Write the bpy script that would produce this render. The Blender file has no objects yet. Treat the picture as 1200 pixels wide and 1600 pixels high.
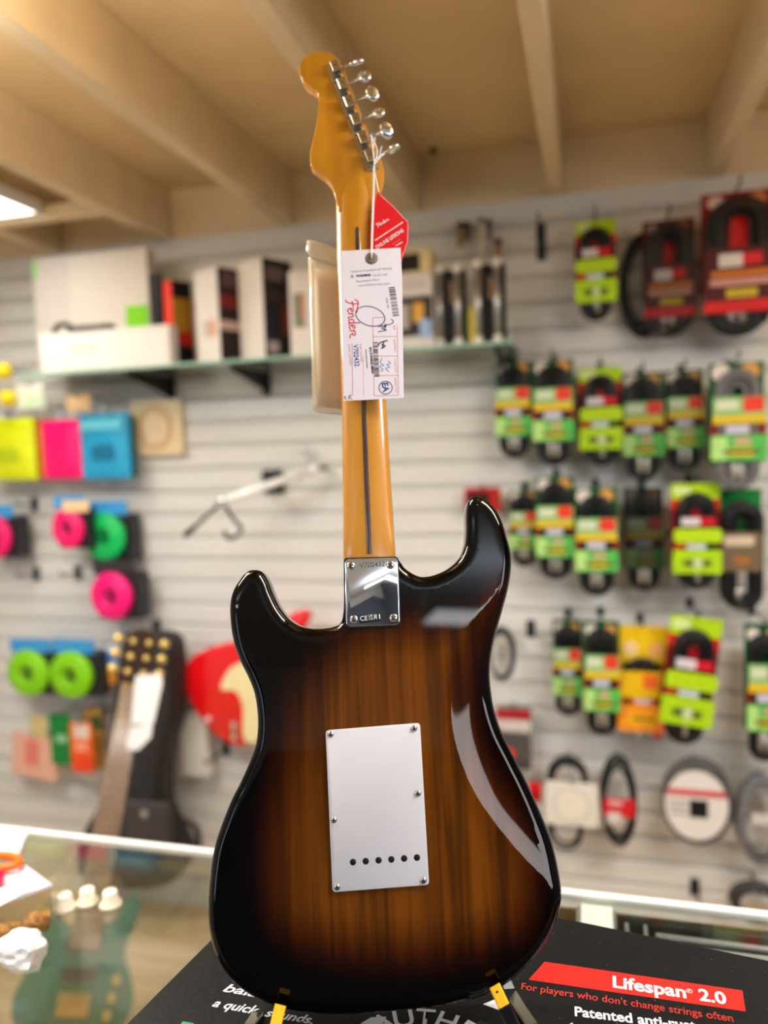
import bpy, bmesh, math, random
from mathutils import Vector, Matrix, geometry
random.seed(7)
SC = bpy.context.scene
COL = SC.collection
PI = math.pi

# ------------------------------------------------------------------ camera, world, lights, exposure
F = 1200.0                                   # focal length in pixels of the 1200 x 1600 frame
CAM = Vector((0.0, 0.0, 1.60))
_vy = Vector((320.0, -110.0, 1200.0)).normalized()      # direction of the ceiling joists (right, down, forward)
_vx = Vector((4478.0, -54.0, -1200.0))
_vx = (_vx - _vy * _vx.dot(_vy)).normalized()           # direction of the back wall
_vz = _vx.cross(_vy)
if _vz.y > 0: _vz = -_vz
cam_d = bpy.data.cameras.new('camera'); cam = bpy.data.objects.new('camera', cam_d); COL.objects.link(cam)
cam_d.sensor_fit = 'VERTICAL'; cam_d.sensor_height = 36.0; cam_d.lens = 27.0
right = Vector((_vx.x, _vy.x, _vz.x)); down = Vector((_vx.y, _vy.y, _vz.y)); fwd = Vector((_vx.z, _vy.z, _vz.z))
M3 = Matrix((right, -down, -fwd)).transposed()
cam.matrix_world = Matrix.Translation(CAM) @ M3.to_4x4()
cam_d.clip_start = 0.05
cam_d.dof.use_dof = True; cam_d.dof.focus_distance = 0.73; cam_d.dof.aperture_fstop = 27.0 / 13.0
SC.camera = cam
SC.view_settings.view_transform = 'Standard'; SC.view_settings.look = 'None'
SC.view_settings.gamma = 1.0; SC.view_settings.use_curve_mapping = False
SC.view_settings.exposure = 0.0
w = bpy.data.worlds.new('world'); SC.world = w; w.use_nodes = True
w.node_tree.nodes['Background'].inputs[0].default_value = (0.62, 0.78, 1.0, 1)
w.node_tree.nodes['Background'].inputs[1].default_value = 1.0
SC.cycles.max_bounces = 10; SC.cycles.transparent_max_bounces = 16
SC.cycles.caustics_reflective = False; SC.cycles.caustics_refractive = False
SC.cycles.sample_clamp_indirect = 6.0

def area(name, loc, target, sx, sy, energy, col):
    d = bpy.data.lights.new(name, 'AREA'); d.shape = 'RECTANGLE'; d.size = sx; d.size_y = sy
    d.energy = energy; d.color = col
    o = bpy.data.objects.new(name, d); COL.objects.link(o); o.location = loc
    o.rotation_euler = (Vector(target) - Vector(loc)).to_track_quat('-Z', 'Y').to_euler()
    return o
DW = 2.34                                    # distance of the slatwall
CEIL = 2.47; JB = 2.31                       # ceiling board, underside of the joists
# daylight through the storefront windows behind the photographer and on the right
area('window_daylight', (-2.60, -3.30, 1.60), (-2.60, 0, 1.6), 0.9, 1.6, 14, (0.72, 0.85, 1.0))
area('window_daylight', (2.12, -0.98, 1.98), (0, -0.98, 1.98), 0.95, 0.62, 14, (1.0, 0.92, 0.88))
# fluorescent fixtures: one in the bay at the left, the rest unseen, added as fill
area('bay_tube_light', (-1.645, 1.62, 2.312), (-1.645, 1.62, 0), 0.20, 0.68, 6, (1.0, 0.95, 0.86))
FIX = ((-1.30, -1.35, 7, 'over the shop floor at the left'), (1.05, -1.35, 7, 'over the shop floor at the right'), (-1.24, 0.76, 27, 'over the left end of the counter'), (0.82, 0.76, 27, 'over the right end of the counter'))  # unseen strips, added to brighten the wall, ceiling and guitar
def fixz(fy): return 2.21 if fy > 0 else 2.06
for fx, fy, fe, _ in FIX:
    area('added_fill_light', (fx, fy, fixz(fy) - 0.005), (fx, fy, 0), 1.05, 0.20, fe, (0.90, 0.95, 1.0))
    area('added_fill_uplight', (fx, fy, fixz(fy) + 0.005), (fx, fy, 9), 1.05, 0.20, fe * 1.1 if fy > 0 else 10, (1.0, 0.96, 0.88) if fy > 0 else (0.80, 0.90, 1.0))

def ray(px, py):
    c = Vector(((px - 600.0) / F, (py - 800.0) / F, 1.0))
    return Vector((c.dot(_vx), c.dot(_vy), c.dot(_vz)))
def at_y(px, py, Y):
    r = ray(px, py); return CAM + r * ((Y - CAM.y) / r.y)
def at_z(px, py, Z):
    r = ray(px, py); return CAM + r * ((Z - CAM.z) / r.z)

# ------------------------------------------------------------------ materials
def lin(c):
    out = []
    for v in c:
        v = v / 255.0
        out.append(v / 12.92 if v <= 0.04045 else ((v + 0.055) / 1.055) ** 2.4)
    return tuple(out) + (1.0,)
MATS = {}
def mat(name, rgb, rough=0.5, metal=0.0, coat=0.0, vary=0.06, scale=40.0, bump=0.0, spec=0.4, sheen=0.0):
    if name in MATS: return MATS[name]
    m = bpy.data.materials.new(name); m.use_nodes = True
    nt = m.node_tree; b = nt.nodes['Principled BSDF']
    c = lin(rgb)
    tc = nt.nodes.new('ShaderNodeTexCoord'); nz = nt.nodes.new('ShaderNodeTexNoise')
    nz.inputs['Scale'].default_value = scale; nz.inputs['Detail'].default_value = 3.0
    nt.links.new(tc.outputs['Object'], nz.inputs['Vector'])
    rp = nt.nodes.new('ShaderNodeValToRGB')
    rp.color_ramp.elements[0].position = 0.3; rp.color_ramp.elements[1].position = 0.7
    rp.color_ramp.elements[0].color = tuple(x * (1 - vary) for x in c[:3]) + (1,)
    rp.color_ramp.elements[1].color = tuple(min(1, x * (1 + vary)) for x in c[:3]) + (1,)
    nt.links.new(nz.outputs['Fac'], rp.inputs['Fac']); nt.links.new(rp.outputs['Color'], b.inputs['Base Color'])
    b.inputs['Roughness'].default_value = rough; b.inputs['Metallic'].default_value = metal
    b.inputs['Coat Weight'].default_value = coat; b.inputs['Coat Roughness'].default_value = 0.03
    b.inputs['Specular IOR Level'].default_value = spec
    if bump:
        bn = nt.nodes.new('ShaderNodeBump'); bn.inputs['Strength'].default_value = bump; bn.inputs['Distance'].default_value = 0.002
        nt.links.new(nz.outputs['Fac'], bn.inputs['Height']); nt.links.new(bn.outputs['Normal'], b.inputs['Normal'])
    MATS[name] = m
    return m
def glass_mat(name, tint, refl=1.0, rough=0.02, base=0.04, film=0.0, filmcol=(1, 1, 1, 1)):
    """thin clear pane: transparent with a Fresnel share of mirror, optionally a milky film"""
    if name in MATS: return MATS[name]
    m = bpy.data.materials.new(name); m.use_nodes = True; nt = m.node_tree; nt.nodes.clear()
    out = nt.nodes.new('ShaderNodeOutputMaterial'); mx = nt.nodes.new('ShaderNodeMixShader')
    tr = nt.nodes.new('ShaderNodeBsdfTransparent'); gl = nt.nodes.new('ShaderNodeBsdfGlossy')
    fr = nt.nodes.new('ShaderNodeFresnel'); fr.inputs['IOR'].default_value = 1.5
    mul = nt.nodes.new('ShaderNodeMath'); mul.operation = 'MULTIPLY'; mul.inputs[1].default_value = refl
    nt.links.new(fr.outputs[0], mul.inputs[0])
    tr.inputs['Color'].default_value = tint; gl.inputs['Roughness'].default_value = rough
    first = tr
    if film > 0:
        df = nt.nodes.new('ShaderNodeBsdfDiffuse'); df.inputs['Color'].default_value = filmcol
        tl = nt.nodes.new('ShaderNodeBsdfTranslucent'); tl.inputs['Color'].default_value = filmcol
        a = nt.nodes.new('ShaderNodeMixShader'); a.inputs[0].default_value = 0.45
        nt.links.new(df.outputs[0], a.inputs[1]); nt.links.new(tl.outputs[0], a.inputs[2])
        b = nt.nodes.new('ShaderNodeMixShader'); b.inputs[0].default_value = film
        nt.links.new(tr.outputs[0], b.inputs[1]); nt.links.new(a.outputs[0], b.inputs[2])
        first = b
    ge = nt.nodes.new('ShaderNodeNewGeometry'); io = nt.nodes.new('ShaderNodeMapRange')      # same reflectance from both sides of the pane
    io.inputs['To Min'].default_value = 1.5; io.inputs['To Max'].default_value = 1 / 1.5
    nt.links.new(ge.outputs['Backfacing'], io.inputs['Value']); nt.links.new(io.outputs[0], fr.inputs['IOR'])
    nt.links.new(mul.outputs[0], mx.inputs[0]); nt.links.new(first.outputs[0], mx.inputs[1]); nt.links.new(gl.outputs[0], mx.inputs[2])
    nt.links.new(mx.outputs[0], out.inputs[0])
    MATS[name] = m
    return m
def wood_mat(name, c0, c1, scale=(60, 60, 4), rough=0.5, coat=0.0, bump=0.0):
    if name in MATS: return MATS[name]
    m = bpy.data.materials.new(name); m.use_nodes = True; nt = m.node_tree; b = nt.nodes['Principled BSDF']
    tc = nt.nodes.new('ShaderNodeTexCoord'); mp = nt.nodes.new('ShaderNodeMapping'); mp.inputs['Scale'].default_value = scale
    nz = nt.nodes.new('ShaderNodeTexNoise'); nz.inputs['Scale'].default_value = 1.0; nz.inputs['Detail'].default_value = 5.0
    rp = nt.nodes.new('ShaderNodeValToRGB'); rp.color_ramp.elements[0].position = 0.3; rp.color_ramp.elements[1].position = 0.7
    rp.color_ramp.elements[0].color = lin(c0); rp.color_ramp.elements[1].color = lin(c1)
    nt.links.new(tc.outputs['Object'], mp.inputs[0]); nt.links.new(mp.outputs[0], nz.inputs['Vector'])
    nt.links.new(nz.outputs['Fac'], rp.inputs[0]); nt.links.new(rp.outputs[0], b.inputs['Base Color'])
    b.inputs['Roughness'].default_value = rough; b.inputs['Coat Weight'].default_value = coat; b.inputs['Coat Roughness'].default_value = 0.03
    MATS[name] = m
    return m

# ------------------------------------------------------------------ mesh helpers
class MB:
    def __init__(s): s.bm = bmesh.new()
    def box(s, c, size, rot=None, bevel=0.0, seg=2, mi=0):
        b = bmesh.new(); bmesh.ops.create_cube(b, size=1.0)
        bmesh.ops.scale(b, vec=Vector(size), verts=b.verts)
        if bevel > 0:
            bmesh.ops.bevel(b, geom=list(b.edges), offset=min(bevel, 0.49 * min(size)), segments=seg, profile=0.5, affect='EDGES')
        m = Matrix.Translation(Vector(c))
        if rot is not None: m = m @ (rot.to_4x4() if isinstance(rot, Matrix) else Matrix.Rotation(rot, 4, 'Z'))
        bmesh.ops.transform(b, matrix=m, verts=b.verts)
        for f in b.faces: f.material_index = mi
        s.add(b); return s
    def add(s, b):
        me = bpy.data.meshes.new('tmp'); b.to_mesh(me); b.free(); s.bm.from_mesh(me); bpy.data.meshes.remove(me)
    def tube(s, pts, r, seg=8, closed=False, cap=True, mi=0):
        pts = [Vector(p) for p in pts]; n = len(pts); rr = r if isinstance(r, (list, tuple)) else [r] * n
        rings = []; up = None
        for i in range(n):
            if closed: d = pts[(i + 1) % n] - pts[i - 1]
            else: d = pts[min(i + 1, n - 1)] - pts[max(i - 1, 0)]
            d = d.normalized() if d.length > 1e-9 else Vector((0, 0, 1))
            if up is None:
                up = Vector((0, 0, 1)) if abs(d.z) < 0.9 else Vector((1, 0, 0))
            a = up - d * up.dot(d)
            if a.length < 1e-6: a = d.orthogonal()
            a.normalize(); up = a; b = d.cross(a)
            rings.append([s.bm.verts.new(pts[i] + (a * math.cos(2 * PI * k / seg) + b * math.sin(2 * PI * k / seg)) * rr[i]) for k in range(seg)])
        m = n if closed else n - 1
        for i in range(m):
            A = rings[i]; B = rings[(i + 1) % n]
            for k in range(seg):
                f = s.bm.faces.new((A[k], A[(k + 1) % seg], B[(k + 1) % seg], B[k])); f.material_index = mi; f.smooth = True
        if not closed and cap:
            for R, fl in ((rings[0], True), (rings[-1], False)):
                f = s.bm.faces.new(R[::-1] if fl else R); f.material_index = mi
        return s
    def lathe(s, prof, seg=24, mx=None, mi=0):
        """prof: list of (radius, height); axis = local Z, placed by matrix mx"""
        mx = mx or Matrix.Identity(4); rings = []
        for r, h in prof:
            if r < 1e-7: rings.append([s.bm.verts.new(mx @ Vector((0, 0, h)))])
            else: rings.append([s.bm.verts.new(mx @ Vector((r * math.cos(2 * PI * k / seg), r * math.sin(2 * PI * k / seg), h))) for k in range(seg)])
        for A, B in zip(rings, rings[1:]):
            for k in range(seg):
                k2 = (k + 1) % seg
                if len(A) == 1 and len(B) == 1: continue
                if len(A) == 1: vs = (A[0], B[k2], B[k])
                elif len(B) == 1: vs = (A[k], A[k2], B[0])
                else: vs = (A[k], A[k2], B[k2], B[k])
                f = s.bm.faces.new(vs); f.smooth = True; f.material_index = mi
        for R, fl in ((rings[0], True), (rings[-1], False)):
            if len(R) > 1:
                f = s.bm.faces.new(R[::-1] if fl else R); f.material_index = mi
        return s
    def prism(s, poly, mx, d0, d1, mi=0):
        """poly: 2-D points in the local XY plane of mx, from height d0 to d1"""
        a = [s.bm.verts.new(mx @ Vector((x, y, d0))) for x, y in poly]; b = [s.bm.verts.new(mx @ Vector((x, y, d1))) for x, y in poly]
        n = len(poly)
        for i in range(n):
            s.bm.faces.new((a[i], a[(i + 1) % n], b[(i + 1) % n], b[i])).material_index = mi
        s.bm.faces.new(a[::-1]).material_index = mi; s.bm.faces.new(b).material_index = mi
        return s
    def build(s, name, m, parent=None, smooth=None, loc=None):
        bm = s.bm
        bmesh.ops.recalc_face_normals(bm, faces=bm.faces)
        me = bpy.data.meshes.new(name); bm.to_mesh(me); bm.free()
        for q in (m if isinstance(m, (list, tuple)) else [m]): me.materials.append(q)
        if smooth is not None:
            for p in me.polygons: p.use_smooth = True
            me.set_sharp_from_angle(angle=smooth)
        o = bpy.data.objects.new(name, me); COL.objects.link(o)
        if parent: o.parent = parent
        if loc is not None: o.location = loc
        return o
def tag(o, label=None, cat=None, group=None, kind=None):
    if label: o['label'] = label
    if cat: o['category'] = cat
    if group: o['group'] = group
    if kind: o['kind'] = kind
    return o
def thing(name, label, cat, loc=(0, 0, 0), rz=0.0, group=None, mx=None):
    o = bpy.data.objects.new(name, None); COL.objects.link(o); o.empty_display_size = 0.05
    if mx is not None: o.matrix_world = mx
    else: o.location = loc; o.rotation_euler = (0, 0, rz)
    return tag(o, label, cat, group)
def struct(name, mb, m, **k):
    o = mb.build(name, m, **k); o['kind'] = 'structure'; return o
def rrect(w, h, r, seg=5, cx=0.0, cy=0.0):
    out = []
    for sx, sy, a0 in ((1, 1, 0), (-1, 1, 90), (-1, -1, 180), (1, -1, 270)):
        for k in range(seg + 1):
            a = math.radians(a0 + 90.0 * k / seg)
            out.append((cx + sx * (w / 2 - r) + r * math.cos(a), cy + sy * (h / 2 - r) + r * math.sin(a)))
    return out
def circle(r, n=28, cx=0, cy=0, ry=None):
    ry = ry or r
    return [(cx + r * math.cos(2 * PI * k / n), cy + ry * math.sin(2 * PI * k / n)) for k in range(n)]
def spline(pts, n, closed=True):
    """Catmull-Rom through pts, resampled at equal spacing"""
    P = [Vector(p) for p in pts]; m = len(P); dense = []
    rng = m if closed else m - 1
    for i in range(rng):
        if closed: a, b, c, d = P[i - 1], P[i], P[(i + 1) % m], P[(i + 2) % m]
        else: a, b, c, d = P[max(i - 1, 0)], P[i], P[i + 1], P[min(i + 2, m - 1)]
        for k in range(16):
            t = k / 16.0
            dense.append(0.5 * ((2 * b) + (c - a) * t + (2 * a - 5 * b + 4 * c - d) * t * t + (3 * b - a - 3 * c + d) * t ** 3))
    if not closed: dense.append(P[-1])
    L = [0.0]; D = dense + ([dense[0]] if closed else [])
    for p, q in zip(D, D[1:]): L.append(L[-1] + (q - p).length)
    out = []; j = 0
    cnt = n if closed else n - 1
    for i in range(n):
        s = L[-1] * i / cnt
        while j < len(L) - 2 and L[j + 1] < s: j += 1
        t = (s - L[j]) / max(L[j + 1] - L[j], 1e-12)
        out.append(D[j].lerp(D[j + 1], min(max(t, 0), 1)))
    return out
XZ = Matrix(((1, 0, 0, 0), (0, 0, -1, 0), (0, 1, 0, 0), (0, 0, 0, 1)))    # plane X right, Z up; height towards the viewer (-Y)
def text_mesh(s, size, bold=0.0, shear=0.0, align='LEFT', space=1.0):
    c = bpy.data.curves.new('t', 'FONT'); c.body = s; c.size = size; c.offset = bold; c.shear = shear
    c.align_x = align; c.space_character = space; c.resolution_u = 4
    o = bpy.data.objects.new('t', c); me = bpy.data.meshes.new_from_object(o)
    bpy.data.objects.remove(o); bpy.data.curves.remove(c)
    return me
def put_text(mb, s, size, mx, bold=0.0, shear=0.0, align='LEFT', space=1.0, mi=0, width=None):
    me = text_mesh(s, size, bold, shear, align, space)
    if width and len(me.vertices):
        xs = [v.co.x for v in me.vertices]; k = width / (max(xs) - min(xs))
        me.transform(Matrix.Scale(k, 4, Vector((1, 0, 0))))
    me.transform(mx); n0 = len(mb.bm.faces); mb.bm.from_mesh(me); bpy.data.meshes.remove(me)
    mb.bm.faces.ensure_lookup_table()
    for f in mb.bm.faces[n0:]: f.material_index = mi
def stroke(mb, pts, wd, mx, n=40, mi=0, d=0.0):
    """a pen or brush line of width wd in the local XY plane of mx"""
    P = spline([Vector((p[0], p[1], 0)) for p in pts], n, False) if len(pts) > 2 else [Vector((p[0], p[1], 0)) for p in pts]
    L = []
    for i, p in enumerate(P):
        t = (P[min(i + 1, len(P) - 1)] - P[max(i - 1, 0)]).normalized(); q = Vector((-t.y, t.x, 0)) * wd / 2
        L.append((mb.bm.verts.new(mx @ (p + q + Vector((0, 0, d)))), mb.bm.verts.new(mx @ (p - q + Vector((0, 0, d))))))
    for a, b in zip(L, L[1:]):
        mb.bm.faces.new((a[0], a[1], b[1], b[0])).material_index = mi
# ------------------------------------------------------------------ the room
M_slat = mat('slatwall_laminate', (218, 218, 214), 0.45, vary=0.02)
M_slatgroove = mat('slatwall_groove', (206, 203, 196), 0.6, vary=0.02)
M_tan = mat('tan_ceiling_paint', (222, 196, 152), 0.7, vary=0.05, scale=6)
M_joist = mat('tan_joist_paint', (226, 204, 168), 0.65, vary=0.05, scale=8)
M_wallpaint = mat('grey_white_wall_paint', (200, 200, 200), 0.8, vary=0.02)
M_floor = wood_mat('floor_planks', (190, 158, 116), (220, 188, 146), (3, 30, 3), 0.4)
XL, XR, YF = -3.2, 2.2, -3.4
b = MB(); b.box(((XL + XR) / 2, (YF + DW) / 2, -0.03), (XR - XL + 0.4, DW - YF + 0.4, 0.06)); struct('floor', b, M_floor)
b = MB(); b.box(((XL + XR) / 2, (YF + DW) / 2, CEIL + 0.03), (XR - XL + 0.4, DW - YF + 0.4, 0.06)); struct('ceiling', b, M_tan)
M_reflector = mat('white_reflector_panel', (226, 230, 236), 0.9, vary=0.03, scale=30)
b = MB(); b.box(((XL + XR) / 2, YF / 2, JB + 0.04), (XR - XL, -YF, 0.08)); struct('ceiling_reflector', b, M_reflector)  # unseen white ceiling, added so the chrome neck plate reflects bright
# slatwall: boards and grooves as one extruded profile
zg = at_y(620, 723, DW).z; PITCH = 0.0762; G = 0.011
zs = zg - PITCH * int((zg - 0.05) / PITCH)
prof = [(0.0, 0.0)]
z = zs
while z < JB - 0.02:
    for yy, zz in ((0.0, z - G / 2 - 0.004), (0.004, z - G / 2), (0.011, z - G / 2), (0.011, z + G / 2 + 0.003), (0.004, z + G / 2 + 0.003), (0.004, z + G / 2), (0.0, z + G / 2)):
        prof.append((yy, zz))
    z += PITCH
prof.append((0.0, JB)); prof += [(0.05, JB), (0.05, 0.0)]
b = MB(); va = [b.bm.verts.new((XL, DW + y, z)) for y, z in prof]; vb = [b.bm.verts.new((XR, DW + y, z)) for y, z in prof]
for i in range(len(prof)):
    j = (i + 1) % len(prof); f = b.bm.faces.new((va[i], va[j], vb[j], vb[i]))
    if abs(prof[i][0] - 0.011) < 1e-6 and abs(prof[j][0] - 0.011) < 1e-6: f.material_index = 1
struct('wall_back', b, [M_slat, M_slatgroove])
b = MB(); b.box(((XL + XR) / 2, DW + 0.06, (JB + CEIL) / 2), (XR - XL, 0.1, CEIL - JB)); struct('trim_header', b, M_joist)
# joists
jx = [at_y(px, py, DW - 0.02).x for px, py in ((255, 383), (446, 357), (645, 334), (868, 308), (1118, 272))]
step = (jx[-1] - jx[0]) / 4
for i in range(-3, 9):
    x = jx[0] + i * step if not 0 <= i < 5 else jx[i]
    if XL + 0.05 < x < XR - 0.05:
        b = MB(); b.box((x, DW / 2 + 0.004, (JB + CEIL) / 2), (0.040, DW, CEIL - JB), bevel=0.002)
        tag(struct('beam', b, M_joist), 'tan painted ceiling joist', None)
# crosspiece that closes the lit bay on the left
b = MB(); b.box((jx[0] - step / 2, 2.02, JB + 0.02), (step - 0.042, 0.036, 0.04)); struct('trim_bay', b, M_joist)
# remaining walls with storefront windows
M_front = mat('slate_wall_paint', (96, 106, 122), 0.8, vary=0.02)
YC = (YF + DW) / 2
b = MB(); b.box((XL - 0.05, YC, CEIL / 2), (0.1, DW - YF + 0.2, CEIL)); struct('wall_left', b, M_wallpaint)
M_alu = mat('aluminium_trim', (205, 207, 208), 0.3, metal=0.9, vary=0.02)
def window_wall(name, c0, c1, a0, a1, z0, z1, along_x, at, win):
    b = MB()
    def put(p0, p1, q0, q1):
        c, s_ = (p0 + p1) / 2, p1 - p0
        if along_x: b.box((c, at, (q0 + q1) / 2), (s_, 0.1, q1 - q0))
        else: b.box((at, c, (q0 + q1) / 2), (0.1, s_, q1 - q0))
    put(c0, a0, 0, CEIL); put(a1, c1, 0, CEIL); put(a0, a1, 0, z0); put(a0, a1, z1, CEIL)
    struct(name, b, M_front)
    f = MB(); ins = at + (0.05 if along_x else -0.05)
    for q in (a0, (a0 + a1) / 2, a1):
        f.box((q, ins, (z0 + z1) / 2) if along_x else (ins, q, (z0 + z1) / 2), (0.05, 0.05, z1 - z0))
    for zz in (z0, z1):
        f.box(((a0 + a1) / 2, ins, zz) if along_x else (ins, (a0 + a1) / 2, zz), (a1 - a0, 0.05, 0.05) if along_x else (0.05, a1 - a0, 0.05))
    struct(win, f, M_alu)
window_wall('wall_front', XL, XR, -3.05, -2.15, 0.80, 1.78, True, YF - 0.05, 'window_1')
window_wall('wall_right', YF, DW, -1.48, -0.47, 1.64, 2.30, False, XR + 0.05, 'window_2')
b = MB(); b.box(((XL + XR) / 2, YF + 0.03, 2.05), (XR - XL - 0.02, 0.06, 0.50)); struct('trim_reflector', b, M_reflector)  # unseen white band, added to lighten the neck plate's reflection
# fluorescent fixture tray around the bay lamp, then the added fill strips
M_tray = mat('white_enamel', (235, 235, 230), 0.4, vary=0.01)
def lamp_tray(name, x, y, z, sx, sy, label, h=0.03):
    t = thing(name, label, 'ceiling light', (x, y, z))
    b = MB(); b.box((0, 0, h / 2 + 0.004), (sx + 0.03, sy + 0.03, h), bevel=0.004); b.build('housing', M_tray, t)
    m = bpy.data.materials.new('glowing_diffuser'); m.use_nodes = True; bs = m.node_tree.nodes['Principled BSDF']
    bs.inputs['Emission Color'].default_value = (1.0, 0.96, 0.88, 1); bs.inputs['Emission Strength'].default_value = 4.0
    b = MB(); b.box((0, 0, 0.0), (sx, sy, 0.006)); b.build('diffuser', m, t)
    for dx in (-1, 1):
        b = MB(); b.box((dx * (sx / 2 + 0.012), 0, -0.000), (0.012, sy + 0.03, 0.008)); b.build('side_rail', M_tray, t)
lamp_tray('fluorescent_fixture', -1.645, 1.62, 2.318, 0.20, 0.68, 'bright fluorescent ceiling fixture between the joists at far left')
for x, y, _, lb in FIX:                      # unseen fill strips added under the joists, shining up and down
    t = thing('added_fill_strip', 'added fill light strip hung under the joists ' + lb, 'ceiling light', (x, y, fixz(y)))
    for dx in (-1, 1):
        b = MB(); b.box((dx * 0.55, 0, 0.0), (0.03, 0.22, 0.03), bevel=0.004); b.build('end_cap', M_tray, t)
        b = MB(); b.tube([(dx * 0.55, 0, 0.015), (dx * 0.55, 0, JB - fixz(y) - 0.001)], 0.003, 8); b.build('suspension_rod', M_tray, t)
    for dy in (-1, 1):
        b = MB(); b.box((0, dy * 0.108, 0), (1.07, 0.008, 0.02)); b.build('side_rail', M_tray, t)
b = MB(); p = at_z(677, 233, CEIL); b.lathe([(0.0, -0.012), (0.010, -0.012), (0.012, 0.0)], 16, Matrix.Translation(p))
tag(b.build('ceiling_hook', mat('black_steel', (24, 24, 26), 0.45, vary=0.1)), 'small dark hook plate on the tan ceiling right of the headstock', 'hook')
# ------------------------------------------------------------------ the guitar (seen from behind)
LEAN = math.radians(9.5); ROLL = math.radians(2.5); Z0 = 0.748
ev = Vector((math.sin(-ROLL), -math.cos(ROLL) * math.cos(LEAN), math.sin(LEAN))); ev.normalize()     # up the neck, camera axes (right, down, forward)
eu = Vector((math.cos(ROLL), -math.sin(ROLL), 0)); eu = (eu - ev * eu.dot(ev)).normalized()
en = eu.cross(ev)
if en.z > 0: en = -en                                                                           # out of the back, towards the viewer
PO = Vector(((600 - 600) / F, (1580 - 800) / F, 1.0))
P0 = Vector((0, 0, Z0)); PO = PO * (P0.dot(en) / PO.dot(en))                                    # origin: bottom centre of the back face
def c2w(v): return Vector((v.dot(_vx), v.dot(_vy), v.dot(_vz)))
EU, EV, EN = c2w(eu), c2w(ev), c2w(en); OW = CAM + c2w(PO)
GM = Matrix(((EU.x, -EN.x, EV.x, OW.x), (EU.y, -EN.y, EV.y, OW.y), (EU.z, -EN.z, EV.z, OW.z), (0, 0, 0, 1)))
def G2(px, py, n=0.0):
    """pixel -> (u, v) on the plane n metres out of the guitar's back"""
    r = Vector(((px - 600.0) / F, (py - 800.0) / F, 1.0)); q = PO + en * n
    p = r * (q.dot(en) / r.dot(en)) - q
    return Vector((p.dot(eu), p.dot(ev)))
def L3(uv, n): return Vector((uv[0], -n, uv[1]))
guitar = thing('electric_guitar', 'sunburst electric guitar seen from the back, standing on the black carton', 'guitar', mx=GM)

body_px = [(394.9,888.9),(382.8,892),(370.7,906.7),(361,923.7),(356.4,945.4),(357.7,976.8),(363.5,1008),(373.2,1034.8),(385.2,1059),(394.5,1083),(399.3,1112),(400,1140),(395,1172),(375,1220),(357.5,1255),(340,1300),(330,1335),(324,1380),(321.7,1420),(324,1460),(332.5,1495),(347.5,1525),(375,1552),(410,1572),(450,1585),(500,1590.5),(550,1591),(610,1587.5),(670,1581),(725,1572),(770,1557),(805,1535),(840,1500),(865,1460),(877.5,1425),(881,1400),(877.5,1365),(867.5,1320),(850,1275),(830,1230),(807.5,1185),(788,1146),(776.7,1112),(771.5,1083),(769.3,1059),(769.9,1034.8),(774.3,1005.8),(781.6,976.8),(789.5,947.8),(796.5,918.8),(801,885),(800,860.8),(793.7,836.7),(786.4,812.5),(774.3,790.7),(757.4,776),(743,772.5),(733,780),(729.6,802.8),(729.9,827),(727.4,851),(718.7,870.5),(701.8,886.5),(680,897),(660,900),(646.2,895.5),(632.5,886),(625.5,876),(617,868.2),(600,868),(560,869),(538,870),(536.3,880),(536,910),(536,945),(532.7,969.6),(523,978),(501,982),(474.7,980.2),(452.9,969.6),(436,950),(423.9,926),(416.7,906.7),(407,892)]
NB = 420
outline = spline([G2(x, y) for x, y in body_px], NB)
def inside(p, poly):
    c = False; j = len(poly) - 1
    for i in range(len(poly)):
        a, d = poly[i], poly[j]
        if (a[1] > p[1]) != (d[1] > p[1]) and p[0] < (d[0] - a[0]) * (p[1] - a[1]) / (d[1] - a[1]) + a[0]: c = not c
        j = i
    return c
def dist(p, poly, closed=True):
    best = 9.0; n = len(poly)
    for i in range(n if closed else n - 1):
        a = poly[i]; d = poly[(i + 1) % n]; ab = d - a; t = max(0, min(1, (p - a).dot(ab) / max(ab.dot(ab), 1e-12)))
        best = min(best, (p - a - ab * t).length)
    return best
def sdist(p, poly): return dist(p, poly) * (1 if inside(p, poly) else -1)
def smooth01(t): t = max(0.0, min(1.0, t)); return t * t * (3 - 2 * t)
belly_px = [(830,850),(800,890),(768,932),(728,985),(702,1045),(692,1100),(700,1168),(732,1250),(782,1320),(838,1380),(890,1418),(960,1400),(960,850)]
belly = spline([G2(x, y) for x, y in belly_px], 160)
burst_px = [(520,1000),(580,965),(650,960),(720,960),(775,905),(790,915),(762,980),(742,1050),(742,1120),(768,1190),(806,1265),(838,1350),(840,1410),(815,1462),(760,1492),(690,1506),(600,1512),(520,1502),(460,1480),(424,1440),(412,1380),(412,1310),(424,1230),(440,1150),(458,1080)]
burst = spline([G2(x, y) for x, y in burst_px], 160)
BD_ = [0.0]                                                    # depth of the belly cut against distance from its ridge
for k in range(400):
    x_ = k * 0.0005; BD_.append(BD_[-1] + 0.0005 * 0.285 * smooth01(x_ / 0.009) * (1 - 0.66 * smooth01((x_ - 0.010) / 0.040)))
def belly_drop(p):
    if not inside(p, belly): return 0.0
    d = dist(p, belly)
    q = min(d / 0.0005, 398.9); i = int(q)
    return BD_[i] + (BD_[i + 1] - BD_[i]) * (q - i)
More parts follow.
